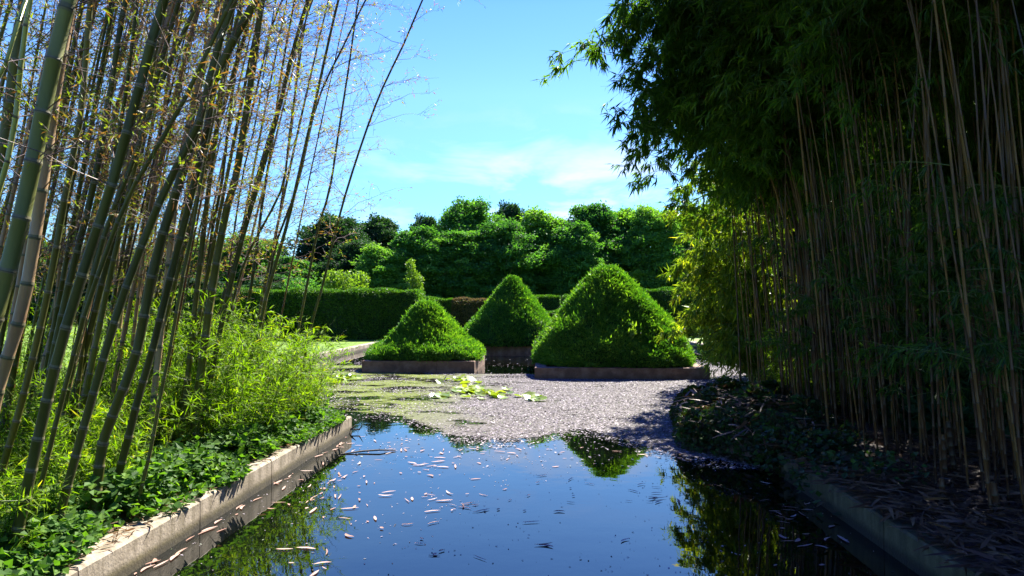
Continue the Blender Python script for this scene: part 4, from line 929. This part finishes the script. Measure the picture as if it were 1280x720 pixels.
# small bright trees and bushes in front of the row
def bush(label, px, top, bot, wpx, Y, mat, seed, name='garden_shrub', n=2600, leaf=(.12, .22), zbot=ZG, grp='shrubs between hedge and trees'):
    r_ = np.random.default_rng(seed); b = P(px, 400, Y); zt = CAM_H + (385 - top) / 850 * Y; zb_ = max(ZG, CAM_H + (385 - bot) / 850 * Y); w = wpx / 850 * Y / 2
    root = thing(name, label, 'shrub', (b[0], b[1], ZG), grp); st = MB(); H = zt - ZG
    lobes = []
    for i in range(16):
        th = r_.uniform(0, 6.3); u = r_.random(); c = np.array([w * .65 * np.sqrt(r_.random()) * np.cos(th), w * .6 * np.sqrt(r_.random()) * np.sin(th), (zb_ - ZG) + (zt - zb_) * (.15 + .72 * u)]); lobes.append(c)
        tube(st, [np.array([0, 0, 0]), c * [.35, .35, .55], c], [.05, .03, .01], 5, cap=False)
    k = r_.integers(0, 16, n); d = rand_dirs(n, r_); Rl = min(w * .45, (zt - zb_) * .30); p = np.array(lobes)[k] + d * Rl * r_.uniform(.6, 1.05, n)[:, None]
    p[:, 2] = np.maximum(p[:, 2], .02)
    lv = MB(); LL = r_.uniform(*leaf, n); leaves(lv, p, norm(d * .5 + r_.normal(size=(n, 3)) * .6), norm(d + r_.normal(size=(n, 3)) * .5), LL, LL * .6, np.clip(r_.normal(.5, .22, n), 0, 1))
    link('stems', st.mesh('stems', ['bark']), root); link('crown', lv.mesh('crown', [mat]), root)
bush('slim lime green sapling in front of the round bright tree', 517, 322, 372, 24, 52, 'leaf_lime', 31, 'sapling', 1500)
bush('bright green bush above the left end of the tall hedge', 425, 340, 390, 52, 44, 'leaf_lime', 32)
bush('thin leafy sapling beside the bush above the tall hedge', 452, 330, 390, 26, 46, 'leaf_lime', 33, n=1600)
bush('leafy bush at the edge of the bright shoots, before the left trees', 385, 345, 400, 60, 44, 'leaf_tree', 34)
bush('dark rounded bush behind the right lawn', 870, 372, 405, 46, 46, 'leaf_tree_dark', 35, n=5000)
bush('dark rounded bush behind the right lawn, next to the brown culms', 905, 368, 405, 50, 47, 'leaf_tree_dark', 36, n=5000)
bush('low green bush at the back of the right lawn', 845, 380, 405, 40, 43, 'leaf_tree', 37, n=3000)
# evergreens added so that no light shows behind the grove
for i, (x, y) in enumerate([(6.6, 18.2), (9.6, 18.8), (12.6, 18.4), (15.0, 16.5), (16.0, 13.2), (16.5, 10.0), (17, 7.0), (15.0, 20.5)]):
    k = 5 + i % 2
    dup(TP[k], (x, y, ZG), rng.uniform(0, 6), (.62, .62, .60), ['added evergreen darkening the back of the right grove', 'added evergreen darkening the gaps behind the culms'][i % 2] + [', leftmost', ', second', ', third', ', fourth', ' on the right side', ', farther right', ', outermost', ', rearmost'][i])

hedge('added unclipped laurel hedge keeping the back of the right grove dark', 6.2, 22, 16.8, 18.2, 5.6, 30000, 12, 'leaf_tree_dark', (.14, .26))  # invented laurel hedges, put in to keep the grove dark
hedge('added unclipped laurel hedge blocking light at the far right of the grove', 14.6, 16.2, -2, 16.5, 6.0, 30000, 13, 'leaf_tree_dark', (.14, .26))
# ------------------------------------------------------------------ ivy, ground cover, litter
def ivy(name, label, pts, nrm_, rng_, L=(.05, .09), mat='leaf_ivy'):
    N = len(pts); d = norm(rng_.normal(size=(N, 3)) * [1, 1, .4] + nrm_ * .3); LL = rng_.uniform(*L, N); nn = norm(nrm_ + rng_.normal(size=(N, 3)) * .35)
    mb = MB(); leaves(mb, pts, d, nn, LL, LL * rng_.uniform(.75, 1.0, N), np.clip(rng_.normal(.5, .22, N), 0, 1), wide=.42, fold=.12)
    return mb.obj(name, [mat], kind='stuff', label=label)
# left kerb top strip (ivy creeps over the kerb irregularly)
N = 14000; y = rng.uniform(2.2, BL - .05, N); reach = .06 + .10 * np.sin(y * 2.3) + .07 * np.sin(y * 5.9 + 1) + .1 * (y > 8)
x = XL - .02 + np.minimum(reach - .10, .05) - rng.random(N) ** 1.2 * .62; dens = np.clip(.25 + .6 * (np.sin(y * 1.9 + .5) > -.35) + .3 * (y > 6.5), 0, 1) ; k = rng.random(N) < dens
x, y = x[k], y[k]; z = .27 + .16 * rng.random(len(x)) * np.clip((XL - x) / .3, 0.1, 1) + .05 * np.sin(y * 6) * np.clip((XL - x) / .3, 0, 1)
ivy('ivy', 'glossy ivy creeping along the top of the left kerb', np.stack([x, y, z], 1), np.array([.35, -.1, 1.]), rng, L=(.03, .085))
N = 12000; x = XL - .5 - 5.5 * rng.random(N) ** 1.3; y = rng.uniform(3, BL + .6, N); z = .26 + rng.random(N) * .16 * (1 + .6 * np.sin(x * 3) * np.sin(y * 3))
ivy('ground_ivy', 'ivy and low weeds covering the soil of the left bank', np.stack([x, y, z], 1), np.array([.1, -.1, 1.]), rng, L=(.05, .10))
# tufts of larger weeds near the kerb
N = 3600; cx_ = rng.choice([3.9, 4.8, 5.4, 5.9, 6.3, 7.3, 8.3, 9.2], N); y = cx_ + rng.normal(0, .18, N); x = XL - .42 + rng.normal(0, .14, N) - .25 * (cx_ < 5); z = .28 + .30 * rng.random(N) ** 1.3
ivy('broad_leaf_weeds', 'clumps of broad bright leaves behind the left kerb', np.stack([x, y, z], 1), np.array([.2, -.2, 1.]), rng, L=(.05, .10))
# ivy mound at the corner of the right bank
N = 30000; u = rng.random(N); a = rng.uniform(0, 2 * np.pi, N); rr = np.sqrt(rng.random(N))
mx_, my_ = 3.05, 10.2; X = mx_ + 1.15 * rr * np.cos(a) + .12 * np.sin(a * 5); Yv = my_ + 2.4 * rr * np.sin(a) + .12 * np.sin(a * 7)
Zv = .02 + .62 * np.sqrt(np.clip(1 - rr ** 2, 0, 1)) * (1 + .22 * np.sin(X * 6) * np.sin(Yv * 5)) + rng.uniform(-.05, .05, N); Zv = np.maximum(Zv, .01)
nr = norm(np.stack([(X - mx_) / 1.15, (Yv - my_) / 2.4, np.full(N, .7)], 1))
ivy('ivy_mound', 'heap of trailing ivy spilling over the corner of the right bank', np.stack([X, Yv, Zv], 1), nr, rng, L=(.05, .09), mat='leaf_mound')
mb = MB(); na, nz = 40, 12; A, Rr = np.meshgrid(np.linspace(0, 2 * np.pi, na, endpoint=False), np.linspace(.05, .97, nz)); V = np.stack([mx_ + 1.08 * Rr * np.cos(A), my_ + 2.3 * Rr * np.sin(A), -.03 + .56 * np.sqrt(np.clip(1 - Rr ** 2, 0, 1))], -1)
idn = np.arange(na * nz).reshape(nz, na); mb.add(V.reshape(-1, 3), np.stack([idn[:-1], np.roll(idn, -1, 1)[:-1], np.roll(idn, -1, 1)[1:], idn[1:]], -1).reshape(-1, 4), 0, .5, True)
mb.obj('mound_soil', ['soil'], kind='stuff', label='dark earth under the ivy heap on the right bank')
# ivy trailing down the right kerb and over the bank behind
N = 9000; y = rng.uniform(6.2, 10.4, N); t = rng.random(N); k = rng.random(N) < np.clip((y - 6.2) / 4, 0.03, .75); y, t = y[k], t[k]; n_ = len(y)
x = XR - .04 + .9 * t ** 1.2 - .12 * (np.sin(y * 4) > 0) * (t < .2); z = np.where(t < .12, rng.uniform(.02, .27, n_), .27 + .18 * rng.random(n_) * (1 + .5 * np.sin(y * 5)))
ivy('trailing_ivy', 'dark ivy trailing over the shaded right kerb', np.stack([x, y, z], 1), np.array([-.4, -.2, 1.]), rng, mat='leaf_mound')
N = 26000; x = 4.6 + 9.5 * rng.random(N); y = 8.8 + 7.6 * rng.random(N)  # cover added over sunlit soil, grove shade put into its leaf colour
ivy('shade_ground_cover', 'added leafy ground cover with shade in its colour on the right grove floor', np.stack([x, y, .26 + .30 * rng.random(N) * (1 + .6 * np.sin(x * 2.3) * np.sin(y * 1.9))], 1), np.array([0, -.3, 1.]), rng, L=(.09, .18), mat='leaf_tree_dark')
# dead sheaths and litter on the right bank and on the ivy mound
def litter(name, label, x, y, z, rng_, L=(.1, .3), tilt=.12):
    N = len(x); th = rng_.uniform(0, 2 * np.pi, N); d = norm(np.stack([np.cos(th), np.sin(th), rng_.normal(0, tilt, N)], 1)); LL = rng_.uniform(*L, N)
    mb = MB(); long_leaves(mb, np.stack([x, y, z], 1), d, norm(np.array([0, 0, 1.]) + rng_.normal(size=(N, 3)) * .3), LL, LL * rng_.uniform(.08, .16, N), np.clip(rng_.beta(1.5, 2, N), 0, 1), droop=.08)
    return mb.obj(name, ['dry'], kind='stuff', label=label)
N = 9000; litter('bamboo_litter', 'dry bamboo sheaths and leaves strewn on the right bank', XR + .05 + 3.5 * rng.random(N) ** 1.3, rng.uniform(3.6, 9, N), .255 + .09 * rng.random(N), rng)
N = 500; a = rng.uniform(2.3, 6, N); rr = rng.uniform(.3, .95, N); litter('dry_stems', 'dry stems caught in the ivy heap', mx_ + 1.15 * rr * np.cos(a), my_ + 2.4 * rr * np.sin(a), .10 + .6 * np.sqrt(1 - rr ** 2), rng, L=(.12, .35), tilt=.25)
N = 2600; litter('leaf_litter', 'brown fallen leaves on the soil of the left bank', XL - .05 - 3.5 * rng.random(N) ** 1.5, rng.uniform(2.8, 9, N), .256 + .03 * rng.random(N), rng, L=(.05, .16))

# cut stumps on the right bank
def stump(label, px, pyb, h, D, lean=(0, 0)):
    b = G(px, pyb, ZG); root = thing('bamboo_stump', label, 'stump', tuple(b), 'cut bamboo stumps on the right bank')
    mb = MB(); S = [0]; K = [1.05]; mt = []; z = .05
    while z < h - .03:
        S += [z - .006, z, z + .008]; K += [1, 1.10, .98]; mt += [0, 1, 2]; z += .09
    S.append(h); K.append(.96); mt.append(0)
    pts = np.array([[lean[0] * s, lean[1] * s, s] for s in S]); tube(mb, pts, D / 2 * np.array(K), 10, mt, cap=False)
    link('stem', mb.mesh('stem', THN), root)
    mb = MB(); a = np.arange(10) * 2 * np.pi / 10; e = pts[-1]
    ring = lambda r, z: np.stack([e[0] + r * np.cos(a), e[1] + r * np.sin(a), np.full(10, e[2] + z)], 1)
    V = np.vstack([ring(D / 2 * .95, .001), ring(D / 2 * .68, .002), ring(D / 2 * .66, -.03)]); F = [(r * 10 + i, r * 10 + (i + 1) % 10, (r + 1) * 10 + (i + 1) % 10, (r + 1) * 10 + i) for r in range(2) for i in range(10)]
    mb.add(V, F, 0, .5); mb.F.append((np.array([[20 + i for i in range(10)]]), 0, False)); link('cut_end', mb.mesh('cut_end', ['dry']), root)
stump('tall cut bamboo stump, right one of two side by side', 1194, 598, .55, .05, (-.10, 0))
stump('tall cut bamboo stump, left one of two side by side', 1182, 604, .46, .045, (-.04, 0))
stump('short knobbly cut stump nearest to the right corner', 1247, 640, .24, .055, (-.15, 0))
stump('short cut stump in front of the two tall ones', 1178, 628, .20, .045, (0, 0))

# ------------------------------------------------------------------ sky and sun
SUN_AZ, SUN_EL = 26.0, 47.0      # azimuth right of +Y
w = bpy.data.worlds.new('World'); SC.world = w; w.use_nodes = True
ns, ls = w.node_tree.nodes, w.node_tree.links; ns.clear()
sky = ns.new('ShaderNodeTexSky'); sky.sky_type = 'NISHITA'; sky.sun_disc = False; sky.sun_elevation = R(SUN_EL); sky.sun_rotation = R(SUN_AZ)
sky.air_density = 1.0; sky.dust_density = .0; sky.ozone_density = 2.5; sky.altitude = 200
hs = ns.new('ShaderNodeHueSaturation'); hs.inputs['Saturation'].default_value = 1.2; hs.inputs['Hue'].default_value = .508; ls.new(sky.outputs[0], hs.inputs['Color'])
tc = ns.new('ShaderNodeTexCoord')
mp = ns.new('ShaderNodeMapping'); mp.inputs['Scale'].default_value = (4.5, 4.5, 14); mp.inputs['Location'].default_value = (1.3, .2, .6); ls.new(tc.outputs['Generated'], mp.inputs[0])
cn = ns.new('ShaderNodeTexNoise'); cn.inputs['Scale'].default_value = 1.3; cn.inputs['Detail'].default_value = 7; cn.inputs['Roughness'].default_value = .55; cn.inputs['Distortion'].default_value = .4; ls.new(mp.outputs[0], cn.inputs['Vector'])
dv = ns.new('ShaderNodeVectorMath'); dv.operation = 'DISTANCE'
q = P(700, 240, 10) - np.array([0, 0, CAM_H]); q /= np.linalg.norm(q)
# clouds low in the sky only
sp = ns.new('ShaderNodeSeparateXYZ'); ls.new(tc.outputs['Generated'], sp.inputs[0])
zr = ns.new('ShaderNodeMapRange'); ls.new(sp.outputs['Z'], zr.inputs[0]); zr.inputs[1].default_value = .30; zr.inputs[2].default_value = .12
ls.new(tc.outputs['Generated'], dv.inputs[0]); dv.inputs[1].default_value = tuple(q)
dr = ns.new('ShaderNodeMapRange'); ls.new(dv.outputs['Value'], dr.inputs[0]); dr.inputs[1].default_value = .42; dr.inputs[2].default_value = .05
cm = ns.new('ShaderNodeMapRange'); ls.new(cn.outputs['Fac'], cm.inputs[0]); cm.inputs[1].default_value = .45; cm.inputs[2].default_value = .66
m1 = ns.new('ShaderNodeMath'); m1.operation = 'MULTIPLY'; ls.new(cm.outputs[0], m1.inputs[0]); ls.new(zr.outputs[0], m1.inputs[1])
m2 = ns.new('ShaderNodeMath'); m2.operation = 'MULTIPLY'; ls.new(m1.outputs[0], m2.inputs[0]); ls.new(dr.outputs[0], m2.inputs[1])
mx = ns.new('ShaderNodeMix'); mx.data_type = 'RGBA'; gr = ramp(ns, [(.0, (.44, .62, .76)), (.15, (.56, .76, .89)), (.3, (.88, .97, 1.03)), (.41, (.80, .92, 1.10)), (.50, (.42, .62, 1.40)), (.65, (.26, .44, 1.5))]); ls.new(sp.outputs['Z'], gr.inputs[0])
gm = ns.new('ShaderNodeMix'); gm.data_type = 'RGBA'; gm.blend_type = 'MULTIPLY'; gm.inputs[0].default_value = 1; ls.new(hs.outputs[0], gm.inputs[6]); ls.new(gr.outputs[0], gm.inputs[7])
ls.new(m2.outputs[0], mx.inputs[0]); ls.new(gm.outputs[2], mx.inputs[6]); mx.inputs[7].default_value = (5.0, 4.75, 5.0, 1)
bg = ns.new('ShaderNodeBackground'); bg.inputs['Strength'].default_value = .062; ls.new(mx.outputs[2], bg.inputs[0])
ow = ns.new('ShaderNodeOutputWorld'); ls.new(bg.outputs[0], ow.inputs[0])
sl = bpy.data.lights.new('sun', 'SUN'); sl.energy = 5.0; sl.angle = R(.53); sl.color = (1, .95, .86)
so = bpy.data.objects.new('sun', sl); C.objects.link(so)
sd = Vector((math.sin(R(SUN_AZ)) * math.cos(R(SUN_EL)), math.cos(R(SUN_AZ)) * math.cos(R(SUN_EL)), math.sin(R(SUN_EL))))
so.rotation_euler = sd.to_track_quat('Z', 'Y').to_euler(); so.location = (10, 10, 30)

vs = SC.view_settings; SC.display_settings.display_device = 'sRGB'; vs.view_transform = 'Standard'; vs.look = 'None'; vs.exposure = 2.2; vs.gamma = 1
SC.render.engine = 'CYCLES'; cy = SC.cycles
cy.max_bounces = 6; cy.diffuse_bounces = 3; cy.glossy_bounces = 3; cy.transmission_bounces = 4; cy.transparent_max_bounces = 6
cy.use_denoising = True; cy.denoiser = 'OPENIMAGEDENOISE'; cy.sample_clamp_indirect = 6; cy.use_adaptive_sampling = True; cy.adaptive_threshold = .02
cy.caustics_reflective = False; cy.caustics_refractive = False
for o in bpy.data.objects:
    if 'used' in o: del o['used']
